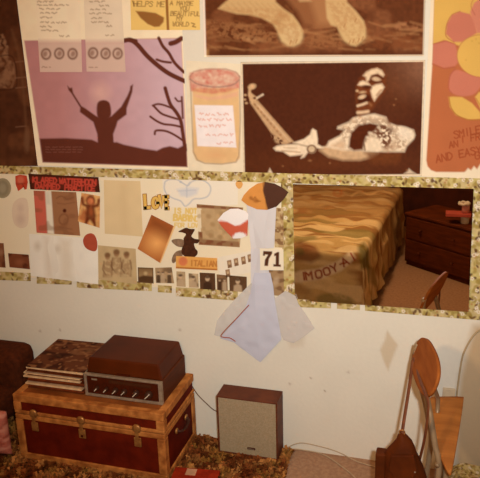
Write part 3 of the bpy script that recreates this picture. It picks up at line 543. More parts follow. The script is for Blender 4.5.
sheet('small_photo', 'small square landscape photo, leftmost of the row above the border', 'photograph', [(138.3, 267), (153.6, 267.6), (154, 283.2), (138.6, 282)], (132, 98, 60), land_art, 4, PG, 2.2)
mini('photo cutout of musicians right of the small landscape photo', [(155.5, 267.5), (172, 267), (174.5, 283), (156.5, 282.5)], 2, (176, 140, 98), 3)
mini('narrow pale photo of one standing figure below the orange label', [(176.8, 271), (185.5, 271.5), (186, 286.5), (177, 286)], 3, (186, 152, 108), 1)
mini('pale oval headed portrait second below the orange label', [(189, 273), (198.5, 273.5), (199, 287.5), (189.3, 287)], 4, (196, 162, 118), 1)
mini('darkest portrait of the row, below the right end of the orange label', [(200, 272.3), (215.3, 273), (215.8, 289.5), (200.5, 288.5)], 5, (92, 60, 36), 1)
mini('narrow photo between the darkest portrait and the landscape shaped one', [(217, 274), (227.5, 275), (228, 290.5), (217.5, 289.5)], 6, (134, 96, 62), 2)
mini('dark photo with a pale arch, rightmost of the row beside the tissue', [(229.5, 275), (247, 276.5), (247, 292), (230, 290.5)], 7, (98, 66, 40), 1)
def strip4_art(A): A.grain(6, .03)
sheet('stamp_slip', 'tilted cream slip carrying five tiny brown stamps', 'paper slip', [(218, 257), (257, 249.5), (259, 270), (220, 279)], (234, 212, 180), strip4_art, 3)
SG = 'tiny brown stamps on the tilted cream slip'
def stamp(label, x, y, s):
    sheet('tiny_stamp', label, 'stamp', [(x-2.4, y-3.4), (x+1.8, y-4.4), (x+2.8, y+3.2), (x-1.4, y+4.2)], (160, 120, 84), lambda A: (A.ell(x+.2, y-.8, 1.1, 1.3, (206, 170, 124), 0, .4, .8), A.poly([(x-1.2, y+3.6), (x-.8, y+1), (x+1.4, y+.6), (x+2, y+3)], (108, 72, 46), .4, .7)), 4, SG, 3.5)
stamp('tiny brown stamp, lowest in the slanting row of four', 229.6, 263.8, 1); stamp('tiny brown stamp, second lowest in the slanting row of four', 236.3, 261.9, 2)
stamp('tiny brown stamp, second highest in the slanting row of four', 243.6, 260.2, 3); stamp('tiny brown stamp, highest in the slanting row of four', 250, 257.9, 4); stamp('tiny brown stamp alone below the row of four', 228, 273, 5)
def n71_art(A):
    c = (84, 46, 26); A.poly([(264, 250.2), (272.8, 250.6), (272.8, 252.8), (269.6, 258), (268.6, 265.2), (265, 265), (265.6, 259), (268.6, 254), (265.8, 253.6), (265.4, 255), (263.5, 254.8)], c, .4); A.poly([(274.8, 253), (278, 251.2), (279.8, 251.2), (279.6, 263.6), (281.4, 263.8), (281.4, 266), (274, 265.6), (274, 263.4), (276.2, 263.4), (276.4, 255), (274.8, 255.4)], c, .4)
sheet('number_card', 'cream card with the dark number 71', 'card', [(260.5, 247.5), (284, 248.5), (284.3, 269.5), (261, 269.3)], (236, 214, 178), n71_art, 10, dens=3)
sheet('stained_photo', 'brown patterned photo right of the tissue, under the number 71', 'photograph', [(264.5, 269.2), (283.8, 270), (284.2, 296), (266, 294)], (164, 126, 84), lambda A: (A.mottle(4, (118, 80, 50), .5, .8, 6), A.line([(264, 270), (272, 270.4)], 1.8, (110, 66, 40)), A.ell(276, 281, 3, 5, (190, 156, 116), .4, 1, .7)), 4)
sheet('patterned_slip', 'narrow brown patterned slip right of the tissue, above the number 71', 'paper slip', [(274.5, 207.5), (283.5, 208), (284, 247.5), (275, 247)], (186, 148, 98), lambda A: (A.mottle(3, (128, 88, 52), .5, .85, 4), A.mottle(2, (214, 184, 130), .62, .6, 9)), 3, dens=2)
cutout('orange_dot', 'small orange dot of paper left of the orange and brown leaf shape', 'paper cutout', [(236.5, 186), (236, 182.5), (238.5, 180.5), (241.5, 181), (243, 184), (241.5, 187.5), (239, 188.5)], (224, 158, 84), None, 4, curve=True)
def eye_art(A): A.poly([(264.5, 178), (292, 178), (292, 210), (268, 210), (266, 198), (263.8, 190)], (84, 50, 34), .5); A.line([(251, 196), (254, 199), (256, 196), (258, 200), (261, 200.5)], 1, (150, 88, 36), .5, .9); A.ell(252, 197.5, 2, 2, (160, 94, 40), 0, .7, .7); A.ell(257, 200, 2.6, 2, (154, 88, 36), 0, .7, .7); A.grain(5, .04, 2)
cutout('leaf_shape', 'large pointed leaf shape, half orange and half dark brown', 'paper cutout', [(242, 199.5), (244.5, 194.5), (250, 188.5), (258, 183), (266, 181.5), (275, 183), (283, 187), (289, 191.5), (284.5, 198.5), (277, 206), (267.5, 209.3), (257.5, 208.6), (248.5, 204.8)], (216, 140, 66), eye_art, 10, rings=16, bulge=.004)
def lens_art(A): A.C[:] = lin((202, 92, 62)); A.poly([(216, 221), (221, 220), (228, 221), (236, 225), (241, 224), (250, 218), (254, 205), (236, 203), (216, 214)], (240, 224, 208), .5); A.poly([(232.5, 238), (236, 232.5), (240, 231.5), (244, 232), (247, 234), (246, 240)], (240, 224, 208), .5)
cutout('leaf_shape', 'pointed leaf shape of red and white paper over the scroll picture', 'paper cutout', [(218.3, 219.5), (224, 212.5), (231, 208.3), (239, 208), (246, 210.5), (249.5, 214), (248.5, 224), (248, 235), (242, 237.5), (234, 238), (228.5, 232.5), (222, 225.5)], (202, 92, 62), lens_art, 9, rings=14, bulge=.003)
# ---- white tissue hanging over the border ---------------------------------
ts = thing('tissue_streamer', 'white tissue streamer hanging down from the leaf shape and fanning out below', 'tissue paper', tuple(at_y(262, 357, -.012)))
tis = bpy.data.materials.new('tissue paper'); tis.use_nodes = True; n = tis.node_tree.nodes; l = tis.node_tree.links
b = n['Principled BSDF']; b.inputs['Roughness'].default_value = .9; b.inputs['Specular IOR Level'].default_value = .1
at = n.new('ShaderNodeAttribute'); at.attribute_name = 'print'; l.new(at.outputs['Color'], b.inputs['Base Color']); b.inputs['Alpha'].default_value = .8
TI = (214, 206, 202)
tisw = tis.copy(); tisw.name = 'thin tissue paper'; tisw.node_tree.nodes['Principled BSDF'].inputs['Alpha'].default_value = .55
def tart(A): A.grain(9, .03, 4)
def fold(a, k, p=0): return lambda u, v: .006 + a*(.5+.5*np.sin(u*k+v*3+p))*(.25+.75*v)
def crumple(o, amp, s=26):
    me = o.data; n = len(me.vertices); co = np.empty(n*3); me.vertices.foreach_get('co', co); co = co.reshape(-1, 3)
    co[:, 1] -= amp*vnoise(co[:, 0]*1000+500, co[:, 2]*1000+500, s, 6); me.vertices.foreach_set('co', co.ravel()); me.update()
o = sheet('hanging_strip', None, None, [(247, 204), (277, 205), (274.3, 247.6), (251.5, 247.6)], (230, 216, 204), tart, 5, parent=ts, curl=lambda u, v: .0025+.0025*np.sin(u*8+v*3), m=tis, thick=.0003)
o = sheet('hanging_strip', None, None, [(251.5, 247.6), (264, 247.6), (274, 292), (251, 292)], (226, 213, 204), tart, 5, parent=ts, curl=lambda u, v: .0025+.0025*np.sin(u*8+v*3+2), m=tis, thick=.0003)
o = cutout('left_fold', None, None, [(252, 282), (244, 290), (235, 299), (226, 309), (217.5, 320), (215, 334), (222, 336), (236, 322), (250, 304), (258, 292)], (230, 216, 198), tart, 7, parent=ts, rings=12, m=tisw, thick=.0003); crumple(o, .004)
o = cutout('right_fold', None, None, [(270, 290), (276, 297), (286, 290), (296, 295), (299, 303), (306, 313), (315, 327), (304, 336), (294, 342), (284, 339), (276, 322), (268, 304)], (230, 214, 196), tart, 7, parent=ts, rings=12, m=tisw, thick=.0003); crumple(o, .004)
o = cutout('centre_fold', None, None, [(255, 272), (271, 272), (274, 286), (275, 298), (279, 320), (282, 338), (272, 349), (261, 361), (250, 353), (235, 341.5), (221, 337), (234, 322), (246, 307), (251, 292)], (212, 203, 203), tart, 9, parent=ts, rings=16, m=tis, bulge=.008, thick=.0003); crumple(o, .004, 34)
bm = bmesh.new(); tube(bm, crom([at_y(249, 305, -.020), at_y(236, 319, -.022), at_y(221.5, 334.5, -.024), at_y(224, 337.3, -.024), at_y(230, 338, -.022), at_y(235.5, 341.5, -.021)], 5), .0022, 8)
obj('thread', bm, mat('reddish thread', (172, 84, 54), .8), ts, True)['label'] = 'thin reddish thread'
# ---- mirror ----------------------------------------------------------------
Q = [at_y(*p, 0) for p in ((291.5, 184), (473.5, 188), (468.5, 310.5), (294.3, 300.3))]
MA = -.018; MT = -MA*(Q[1][0]-Q[0][0])      # the mirror's right edge stands a little off the wall
bm = bmesh.new(); f = lambda q, y: (q[0], y, q[2])
hexa(bm, [f(Q[3], -.0012), f(Q[2], -.0012-MT), f(Q[2], -.0003), f(Q[3], -.0003), f(Q[0], -.0012), f(Q[1], -.0012-MT), f(Q[1], -.0003), f(Q[0], -.0003)])
gl = bpy.data.materials.new('silvered mirror glass'); gl.use_nodes = True; b = gl.node_tree.nodes['Principled BSDF']; b.inputs['Base Color'].default_value = (.86, .82, .76, 1); b.inputs['Metallic'].default_value = 1; b.inputs['Roughness'].default_value = .012
tag(obj('mirror', bm, gl), 'wide frameless wall mirror edged with floral strips, reflecting a bed', 'mirror')
# ================================================================== OBJECTS ON THE FLOOR
Z0 = .006
wood = mat('dark stained wood', (98, 42, 12), .6, (76, 31, 8), 8, stretch=(1, 1, 6), spec=.12)
blackish = mat('black brown plastic', (74, 24, 4), .55, (62, 19, 3), 30, spec=.1)
silver = mat('brushed metal trim', (172, 146, 116), .4, (150, 124, 96), 50, metal=.4)
brass = mat('worn brass', (186, 126, 62), .4, (150, 94, 44), 40, metal=.5)
# ---- shag rug ---------------------------------------------------------------
def rug_cols(x, y, seed=0):
    A = Art(x*100+500, y*100+500, (120, 62, 26)); A.mottle(3.5, (164, 104, 50), .5, .8, 3+seed, 5); A.mottle(5, (134, 92, 36), .56, .65, 8, 6); A.mottle(4, (84, 34, 10), .6, .85, 12, 8); A.mottle(2.2, (178, 116, 58), .68, .7, 15, 8); return A.C
rug = thing('shag_rug', 'brown and olive shag rug lying under the trunk and loudspeaker', 'rug', (-1.5, -.6, 0))
RX, RXR, RYF, RYB = -2.6, -.6, -1.2, -.012
nu, nv = 260, 160; u, v = np.meshgrid(np.linspace(0, 1, nu), np.linspace(0, 1, nv)); V = np.zeros((nv, nu, 3))
edge = RXR + .035*(vnoise(v*40, v*0, 2, 4)-.5) + .03*v
V[..., 0] = RX+(edge-RX)*u; V[..., 1] = RYB+(RYF-RYB)*v; V[..., 2] = .004+.004*vnoise(V[..., 0]*100+500, V[..., 1]*100+500, 1.6, 3)
me, src = grid_mesh('backing', V, nu, nv, (0, 0, -.004)); me.vertices
for vv in me.vertices[nu*nv:]: vv.co.z = .0005
set_print(me, rug_cols(V[..., 0].ravel(), V[..., 1].ravel())[src]); me.materials.append(PILE); link_mesh('backing', me, rug)
rr = np.random.default_rng(5); N = 15000; bx = rr.uniform(-2.2, -.59, N); by = rr.uniform(-.75, -.014, N)
keep = ~((bx > -1.81) & (bx < -1.075) & (by > -.38)) & ~((bx > -.935) & (bx < -.63) & (by > -.124)); bx, by = bx[keep], by[keep]; N = len(bx)
an = rr.uniform(0, 6.28, N); h = rr.uniform(.006, .018, N); w = rr.uniform(.004, .009, N); le = rr.uniform(.006, .022, N)
dx, dy = np.cos(an), np.sin(an); ok = by+dy*le < -.006; dy = np.where(ok, dy, -np.abs(dy))
T = np.empty((N, 4, 3)); base = np.stack([bx, by, np.full(N, .004)], 1); side = np.stack([-dy*w, dx*w, 0*w], 1); lean = np.stack([dx*le, dy*le, h], 1)
T[:, 0] = base-side*.6; T[:, 1] = base+side*.6; T[:, 2] = base+lean+side; T[:, 3] = base+lean-side; T[:, :, 1] = np.minimum(T[:, :, 1], -.004)
me = bpy.data.meshes.new('pile'); me.from_pydata(T.reshape(-1, 3).tolist(), [], np.arange(4*N).reshape(N, 4).tolist())
cc = rug_cols(np.round(bx, 2), np.round(by, 2))*rr.uniform(.7, 1.4, (N, 1)); set_print(me, np.repeat(cc, 4, 0)); me.materials.append(PILE)
o = link_mesh('pile', me, rug); o['kind'] = 'stuff'
# ---- trunk --------------------------------------------------------------------
TX0, TX1, TY0, TY1, TZ = -1.80, -1.070, -.38, -.010, .333
fibre = mat('dark brown trunk board', (104, 26, 6), .7, (84, 18, 4), 14, bump=.2, spec=.06)
lea = mat('tan worn trunk binding', (198, 122, 56), .7, (146, 80, 32), 22, bump=.3, spec=.1)
tr = thing('travel_trunk', 'dark brown travel trunk with tan bindings standing against the wall', 'trunk', ((TX0+TX1)/2, TY0, Z0))
SZ = .238                                                                     # seam between body and lid
obj('body', B(TX0+.006, TX1-.006, TY0+.006, TY1, Z0, SZ-.002), fibre, tr, bevel=.006)
lid = obj('lid', B(TX0+.006, TX1-.006, TY0+.006, TY1, SZ+.002, TZ-.004), fibre, tr, bevel=.008)
obj('lid_top', B(TX0+.02, TX1-.02, TY0+.02, TY1-.012, TZ-.005, TZ), mat('tan trunk top', (156, 84, 34), .7, (120, 60, 22), 10, bump=.2, spec=.1), lid, bevel=.002)
def band(x0, x1, y0, y1, z0, z1, par): return obj('binding', B(x0, x1, y0, y1, z0, z1), lea, par, bevel=.004)
T_ = .012; W_ = .034
band(TX0, TX1, TY0, TY0+W_, TZ-W_, TZ+.003, lid); band(TX1-W_, TX1, TY0+W_, TY1, TZ-W_, TZ+.003, lid); band(TX0, TX0+W_, TY0+W_, TY1, TZ-W_, TZ+.003, lid); band(TX0+W_, TX1-W_, TY1-.02, TY1, TZ-.02, TZ+.003, lid)
for za, zb, par in ((SZ+.002, SZ+.018, lid), (SZ-.026, SZ-.002, tr)):
    band(TX0, TX1, TY0, TY0+T_, za, zb, par); band(TX1-T_, TX1, TY0+T_, TY1, za, zb, par); band(TX0, TX0+T_, TY0+T_, TY1, za, zb, par)
band(TX0, TX1, TY0-.001, TY0+T_, Z0, Z0+.03, tr); band(TX1-T_, TX1+.001, TY0+T_, TY1, Z0, Z0+.03, tr)
for x0, x1 in ((TX0-.001, TX0+.036), (TX1-.036, TX1+.001)):
    band(x0, x1, TY0-.0015, TY0+.036, Z0+.03, SZ-.026, tr); band(x0, x1, TY0-.0015, TY0+.036, SZ+.018, TZ-W_, lid)
band(TX1-.03, TX1+.001, TY1-.036, TY1, Z0+.03, SZ-.026, tr)
def latch(x, big=False):
    o = obj('lock' if big else 'latch', B(x-.017, x+.017, TY0-.006, TY0, SZ-.075, SZ-.03), brass, tr, bevel=.003)
    bm = bmesh.new(); lathe(bm, [(.001, 0), (.020, 0), (.021, .004), (.017, .009), (.008, .011), (.001, .011)], Matrix.Translation((x, TY0, SZ+.014)) @ YF)
    obj('hasp', bm, brass, o, True)
    bm = B(x-.008, x+.008, TY0-.0095, TY0-.005, SZ-.045, SZ+.012); obj('tongue', bm, brass, o, bevel=.002)
    if big:
        bm = bmesh.new(); lathe(bm, [(.001, 0), (.006, 0), (.006, .003), (.001, .004)], Matrix.Translation((x, TY0-.006, SZ-.062)) @ YF, 12); obj('keyhole', bm, blackish, o)
latch(-1.700); latch(-1.462, True); latch(-1.195)
bm = bmesh.new(); tube(bm, crom([(TX1+.002, -.245, .175), (TX1+.016, -.235, .168), (TX1+.020, -.19, .160), (TX1+.016, -.145, .168), (TX1+.002, -.135, .175)], 5), .008, 10, .7); hd = obj('handle', bm, mat('dark leather', (66, 30, 14), .6), tr, True)
for y in (-.248, -.132):
    bm = bmesh.new(); lathe(bm, [(.001, 0), (.014, 0), (.013, .006), (.001, .008)], Matrix.Translation((TX1-.002, y, .176)) @ Matrix.Rotation(math.pi/2, 4, 'Y'), 16); obj('handle_plate', bm, brass, hd, True)
# ---- stereo with record player ---------------------------------------------
SX0, SX1, SY0, SY1, SB = -1.468, -1.098, -.310, -.030, TZ+.004
st = thing('stereo_record_player', 'dark stereo record player with silver framed control panel', 'record player', ((SX0+SX1)/2, SY0, SB))
PT = .445
obj('cabinet', B(SX0+.004, SX1-.002, SY0+.012, SY1, SB, PT-.004), wood, st, bevel=.004)
fw = .012
bm = bmesh.new()
box(bm, SX0, SX1, SY0-.004, SY0+.013, SB, SB+fw); box(bm, SX0, SX1, SY0-.004, SY0+.013, PT-fw*.8, PT); box(bm, SX0, SX0+fw, SY0-.004, SY0+.013, SB+fw, PT-fw*.8); box(bm, SX1-fw*1.4, SX1, SY0-.004, SY0+.013, SB+fw, PT-fw*.8)
obj('panel_frame', bm, silver, st, bevel=.002)['label'] = 'silver frame around the controls'
pn = obj('control_panel', B(SX0+fw, SX1-fw*1.4, SY0+.002, SY0+.014, SB+fw, PT-fw*.8), blackish, st)
obj('badge', B(SX0+.036, SX0+.062, SY0-.0005, SY0+.003, PT-.029, PT-.022), silver, pn)
obj('tuning_scale', B(SX0+.12, SX1-.05, SY0-.0002, SY0+.003, PT-.035, PT-.020), mat('smoked dial glass', (74, 36, 18), .25), pn)
kn = mat('dark knob', (64, 34, 20), .35, spec=.5); pal = mat('polished knob face', (214, 190, 160), .25, metal=.6)
for i, (fx, r) in enumerate(((.165, .008), (.285, .008), (.405, .011), (.52, .011), (.67, .013), (.83, .016))):
    M = Matrix.Translation((SX0+fx*(SX1-SX0), SY0+.002, SB+.043)) @ YF
    bm = bmesh.new(); lathe(bm, [(.001, 0), (r*1.1, 0), (r*1.1, .004), (r, .006), (r*.92, .018), (r*.8, .020), (.001, .020)], M, 24); k = obj('knob', bm, kn, pn, True)
    bm = bmesh.new(); lathe(bm, [(.001, .0198), (r*.55, .0198), (r*.5, .0205), (.001, .0206)], M, 20); obj('knob_face', bm, kn, k, True)
    cx_, cz_, a_ = SX0+fx*(SX1-SX0), SB+.043, r*.75
    bm = bmesh.new(); hexa(bm, [(cx_-a_-.0015, SY0-.0218, cz_-a_), (cx_-a_+.0025, SY0-.0218, cz_-a_), (cx_-a_+.0025, SY0-.019, cz_-a_), (cx_-a_-.0015, SY0-.019, cz_-a_), (cx_+a_-.0025, SY0-.0218, cz_+a_), (cx_+a_+.0015, SY0-.0218, cz_+a_), (cx_+a_+.0015, SY0-.019, cz_+a_), (cx_+a_-.0025, SY0-.019, cz_+a_)]); obj('glint_pointer', bm, mat('cream pointer paint', (232, 206, 170), .5), k)  # pale diagonal bar: knob pointer that also stands in for the bright highlight
bm = bmesh.new(); i_ = .014
hexa(bm, [(SX0+.006, SY0+.016, PT-.004), (SX1-.006, SY0+.016, PT-.004), (SX1-.006, SY1-.004, PT-.004), (SX0+.006, SY1-.004, PT-.004), (SX0+.006+i_, SY0+.024, .512), (SX1-.006-i_, SY0+.024, .512), (SX1-.006-i_, SY1-.012, .512), (SX0+.006+i_, SY1-.012, .512)])
ld = obj('dust_cover', bm, mat('smoked dust cover', (88, 32, 3), .5, (72, 25, 2), 5, spec=.12), st, bevel=.006)
for x in (SX0+.07, SX1-.07): obj('hinge', B(x-.015, x+.015, SY1-.006, SY1+.006, PT-.022, PT+.012), blackish, ld)
obj('lid_grip', B((SX0+SX1)/2-.03, (SX0+SX1)/2+.03, SY0+.010, SY0+.018, PT, PT+.008), blackish, ld)
# ---- stack of records ---------------------------------------------------------
sleeves = [mat('sleeve dark brown', (104, 46, 16), .6, (84, 34, 10), 30, spec=.1), mat('sleeve cream', (228, 186, 134), .6, (206, 160, 110), 40), mat('sleeve rust', (136, 60, 24), .6, (110, 46, 18), 30, spec=.1), mat('sleeve grey tan', (168, 134, 100), .6, (146, 112, 80), 30)]
def lp_mesh(name, m):
    bm = bmesh.new(); s = .1425; hexa(bm, [(-s, -s, 0), (s, -s, 0), (s, s, 0), (-s, s, 0), (-s, -s, .0062), (s, -s, .0062), (s, s, .0062), (-s, s, .0062)])
    me = bpy.data.meshes.new(name); bm.to_mesh(me); bm.free(); me.materials.append(m); return me
LPM = [lp_mesh('record_sleeve', m) for m in sleeves]
ORD = ['bottom', 'second from the bottom', 'third from the bottom', 'fourth from the bottom', 'fifth from the bottom', 'sixth from the bottom', 'seventh from the bottom', 'eighth from the bottom', 'eighth from the top', 'seventh from the top', 'sixth from the top', 'fifth from the top', 'fourth from the top', 'third from the top', 'second from the top']
CN = ['dark brown', 'cream edged', 'rust brown', 'grey tan']
seq = [0, 2, 0, 1, 3, 0, 2, 0, 1, 0, 1, 3, 0, 2, 1]; rl = random.Random(3); z = TZ+.0038
off = {3: (-.004, -.006), 4: (.004, .002), 8: (-.012, -.004), 10: (-.010, .0), 11: (0, 0), 14: (.006, 0)}
proto = None
for i, k in enumerate(seq):
    ox, oy = off.get(i, (rl.uniform(-.002, .012), rl.uniform(-.003, .008)))
    if proto is None: proto = bpy.data.objects.new('record_sleeve', LPM[k]); o = proto
    else: o = proto.copy(); o.data = LPM[k]
    C.objects.link(o); o.location = (-1.622+ox, -.166+oy-.004, z); o.rotation_euler = (0, 0, rl.uniform(-.02, .02)); z += .0070
    ORG[o.name] = o.location.copy(); tag(o, f'{CN[k]} record sleeve, {ORD[i]} in the stack beside the record player', 'record', 'record sleeves stacked on the trunk')
# topmost sleeve with a printed cover
u, v = np.meshgrid(np.linspace(-.143, .143, 90), np.linspace(.143, -.143, 90)); V = np.stack([u, v, np.full_like(u, .0062)], -1); A = Art(u.ravel()*300+100, v.ravel()*300+100, (100, 54, 30))
A.mottle(9, (62, 28, 14), .48, .9, 3, 5); A.mottle(5, (150, 98, 60), .6, .7, 7, 6); A.ell(112, 112, 14, 9, (158, 106, 66), .4, 3, .6, ring=4); A.ell(86, 92, 12, 8, (52, 22, 10), .3, 3, .8); A.line([(60, 140), (140, 128)], 3, (140, 90, 54), 1, .6)
me, src = grid_mesh('record_sleeve', V, 90, 90, (0, 0, -.006)); set_print(me, A.C[src]); me.materials.append(PAPER)
o = bpy.data.objects.new('record_sleeve', me); C.objects.link(o); o.location = (-1.616, -.166, z); o.rotation_euler = (0, 0, .03); ORG[o.name] = o.location.copy()
tag(o, 'topmost record sleeve of the stack, with a mottled dark brown cover', 'record', 'record sleeves stacked on the trunk')
# ---- loudspeaker ----------------------------------------------------------------
LX0, LX1, LY0, LY1, LZ = -.924, -.643, -.116, -.005, .297
ls = thing('loudspeaker', 'brown wooden loudspeaker with grey cloth front, on the rug against the wall', 'loudspeaker', ((LX0+LX1)/2, LY0, Z0))
bm = bmesh.new(); t = .007
box(bm, LX0, LX0+t, LY0, LY1, Z0, LZ); box(bm, LX1-t, LX1, LY0, LY1, Z0, LZ); box(bm, LX0+t, LX1-t, LY0, LY1, LZ-t, LZ); box(bm, LX0+t, LX1-t, LY0, LY1, Z0, Z0+t); box(bm, LX0+t, LX1-t, LY1-.01, LY1, Z0+t, LZ-t)
obj('cabinet', bm, mat('speaker walnut', (108, 48, 16), .6, (84, 34, 10), 10, stretch=(1, 1, 6)), ls, bevel=.0015)
gc = mat('grey speaker cloth', (170, 142, 106), .9, (156, 130, 94), 160, bump=.3, spec=.05)
gr = obj('grille', B(LX0+t, LX1-t, LY0+.003, LY0+.02, Z0+t, LZ-t), gc, ls); gr['label'] = 'grey cloth grille'
bd = obj('badge', B(-.785, -.748, LY0-.0005, LY0+.004, .042, .052), blackish, gr, bevel=.001)
obj('badge_lettering', B(-.781, -.752, LY0-.0009, LY0+.001, .0455, .0485), silver, bd)
# ---- cables ----------------------------------------------------------------
cab = mat('dark cable', (110, 70, 42), .6); pale = mat('pale flex', (190, 156, 116), .6)
P = [Vector(at_y(192, 386, -.006)), Vector(at_y(198, 395, -.006)), Vector(at_y(207, 404, -.006)), Vector(at_y(214, 410, -.006)), Vector(at_y(222, 413, -.006))]
bm = bmesh.new(); tube(bm, crom(P, 5), .0022, 8); tag(obj('speaker_cable', bm, cab, smooth=True), 'thin dark cable on the wall between the trunk and the loudspeaker', 'cable')
def fl(px, py, z=.004): p = at_z(px, py, z); p[1] = min(p[1], -.006); return Vector(p)
bm = bmesh.new(); tube(bm, crom([fl(287, 450), fl(296, 447.5), fl(308, 449), fl(319, 453), fl(330, 458), fl(341, 466), fl(350, 473), fl(358, 481), fl(366, 492)], 5), .0025, 8)
tag(obj('floor_cable', bm, pale, smooth=True), 'pale flex curving from behind the loudspeaker across the carpet towards the camera', 'cable')
bm = bmesh.new(); tube(bm, crom([fl(287, 447), Vector(at_y(300, 443, -.006)), Vector(at_y(318, 446, -.006)), Vector(at_y(338, 452, -.005)), fl(356, 461), fl(372, 466), fl(390, 470)], 5), .0022, 8)
tag(obj('floor_cable', bm, pale, smooth=True), 'second pale flex, running along the foot of the wall right of the loudspeaker', 'cable')
bm = bmesh.new(); tube(bm, crom([at_y(x, y, -.005) for x, y in ((453, 393), (456, 399), (457.5, 388), (460, 370), (463, 355), (468, 344), (474, 335), (481, 330), (495, 327))], 5), .0035, 8)
tag(obj('wall_flex', bm, mat('wall flex', (186, 152, 106), .7), smooth=True), 'flex rising on the wall from the socket behind the chair', 'cable')
a, b_ = at_y(443, 387), at_y(455, 397)
sk = obj('wall_socket', B(a[0], b_[0], -.012, -.0005, b_[2], a[2]), mat('cream plastic', (214, 184, 142), .4), bevel=.003); tag(sk, 'small cream wall socket half hidden behind the chair seat', 'socket')
# ---- red book -----------------------------------------------------------------
bk = thing('red_book', 'red book with a cream label lying on the rug before the trunk', 'book', (-.955, -.345, .010)); bk.rotation_euler = (0, 0, .12)
rd = mat('red book cloth', (160, 44, 18), .8, (130, 32, 12), 25, spec=.06); OO = ORG['red_book']
def bl(x0, x1, y0, y1, z0, z1): return B(x0+OO[0], x1+OO[0], y0+OO[1], y1+OO[1], z0+.010, z1+.010)
obj('cover', bl(-.10, .10, -.13, .05, .020, .023), rd, bk, bevel=.001); obj('cover', bl(-.10, .10, -.13, .05, 0, .003), rd, bk, bevel=.001); obj('spine', bl(-.10, .10, .047, .05, .003, .020), rd, bk)
obj('pages', bl(-.095, .095, -.125, .046, .003, .020), mat('book pages', (214, 176, 130), .8), bk); obj('title_label', bl(-.045, .0, .0, .045, .0228, .0236), mat('cream label', (206, 150, 110), .7), bk)
# ---- dark low chair at the left -------------------------------------------------
uph = mat('dark brown upholstery', (84, 36, 12), .9, (66, 27, 8), 50, bump=.4, spec=.1)
ac = thing('low_armchair', 'dark brown upholstered low chair at the left edge, beside the trunk', 'armchair', (-2.3, -.3, 0))
obj('backrest', B(-2.66, -1.895, -.19, -.02, .10, .425), uph, ac, bevel=.05); obj('seat', B(-2.64, -1.905, -.74, -.19, .12, .27), uph, ac, bevel=.04)
for x in (-2.58, -1.97):
    for y in (-.68, -.09):
        bm = bmesh.new(); tube(bm, [(x, y, .012), (x, y, .13)], [.014, .02], 12); obj('leg', bm, wood, ac, True)
# pink cushion
u, v = np.meshgrid(np.linspace(-1, 1, 40), np.linspace(-1, 1, 40))
def cush(sgn):
    b = (1-np.abs(u)**3)*(1-np.abs(v)**3); return np.stack([u*.125*(1-.06*(1-v*v)*np.abs(u)), sgn*.05*np.sqrt(np.clip(b, 0, 1)), -v*.11*(1-.06*(1-u*u)*np.abs(v))], -1)
bm = bmesh.new(); me = bpy.data.meshes.new('floral_cushion'); F1, F2 = cush(-1), cush(1)
i1 = np.arange(1600).reshape(40, 40); q = np.stack([i1[:-1, :-1], i1[1:, :-1], i1[1:, 1:], i1[:-1, 1:]], -1).reshape(-1, 4)
VV = np.concatenate([F1.reshape(-1, 3), F2.reshape(-1, 3)]); me.from_pydata(VV.tolist(), [], q.tolist()+(q[:, ::-1]+1600).tolist())
A = Art(VV[:, 0]*300+500, VV[:, 2]*300+500, (176, 96, 76)); A.mottle(6, (206, 136, 110), .5, .8, 3); A.mottle(4, (150, 70, 50), .62, .8, 9); set_print(me, A.C); me.materials.append(CLOTHP); me.shade_smooth()
bmx = bmesh.new(); bmx.from_mesh(me); bmesh.ops.remove_doubles(bmx, verts=bmx.verts, dist=.0004); bmx.to_mesh(me); bmx.free(); bm.free()
cu = bpy.data.objects.new('floral_cushion', me); C.objects.link(cu); cu.location = (-1.925, -.475, .135); cu.rotation_euler = (.0, 0, .1); ORG[cu.name] = cu.location.copy()
cu.location = (-1.915, -.80, .135); cu.location = (-1.918, -.455, .175)
tag(cu, 'pink floral cushion on the rug at the left end of the trunk', 'cushion')
# ---- chair with the bag ---------------------------------------------------------
ply = mat('brown bent plywood', (160, 86, 33), .7, (144, 74, 26), 5, stretch=(8, 1, 8), spec=.06)
plys = mat('orange brown plywood', (184, 112, 48), .6, (164, 95, 38), 6, stretch=(1, 5, 1), spec=.1)
tubm = mat('grey painted tube', (162, 130, 92), .4, (142, 110, 76), 20, metal=.2)
ch = thing('dining_chair', 'brown plywood chair with grey tube frame standing side on to the wall', 'chair', (.02, -.40, 0))
def plate(px, yf, th, shift):
    """a plate whose rim runs through 3D points, thickened along `shift`"""
    P = [Vector(at_y(x, y, yf(x, y))) for x, y in px]; sh = Vector(shift).normalized()*th; c = sum(P, Vector())/len(P); bm = bmesh.new(); n = len(P)
    lay = []
    for off in (Vector(), sh):
        rings = [[bm.verts.new(c+(p-c)*f+off-sh*.35*(1-f*f)) for p in P] for f in (.33, .66, .93, 1)]; cv = bm.verts.new(c+off-sh*.35); lay.append((rings, cv))
    for k, (rings, cv) in enumerate(lay):
        for j in range(n):
            bm.faces.new((cv, rings[0][j], rings[0][(j+1) % n]))
            for a, b in zip(rings, rings[1:]): bm.faces.new((a[j], b[j], b[(j+1) % n], a[(j+1) % n]))
    for j in range(n): bm.faces.new((lay[0][0][-1][j], lay[1][0][-1][j], lay[1][0][-1][(j+1) % n], lay[0][0][-1][(j+1) % n]))
    return bm
def back_pt(r, t):
    """point of the tilted, slightly dished elliptical backrest; t = 0 at the end by the wall"""
    cs = lambda q: math.copysign(abs(q)**.8, q)
    y, z = -.39+.155*r*cs(math.cos(t)), .69+.074*r*cs(math.sin(t))
    return Vector((-.0185+.33*(z-.69)-.247*(y+.39), y, z))
bm = bmesh.new(); n = 40; lay2 = []
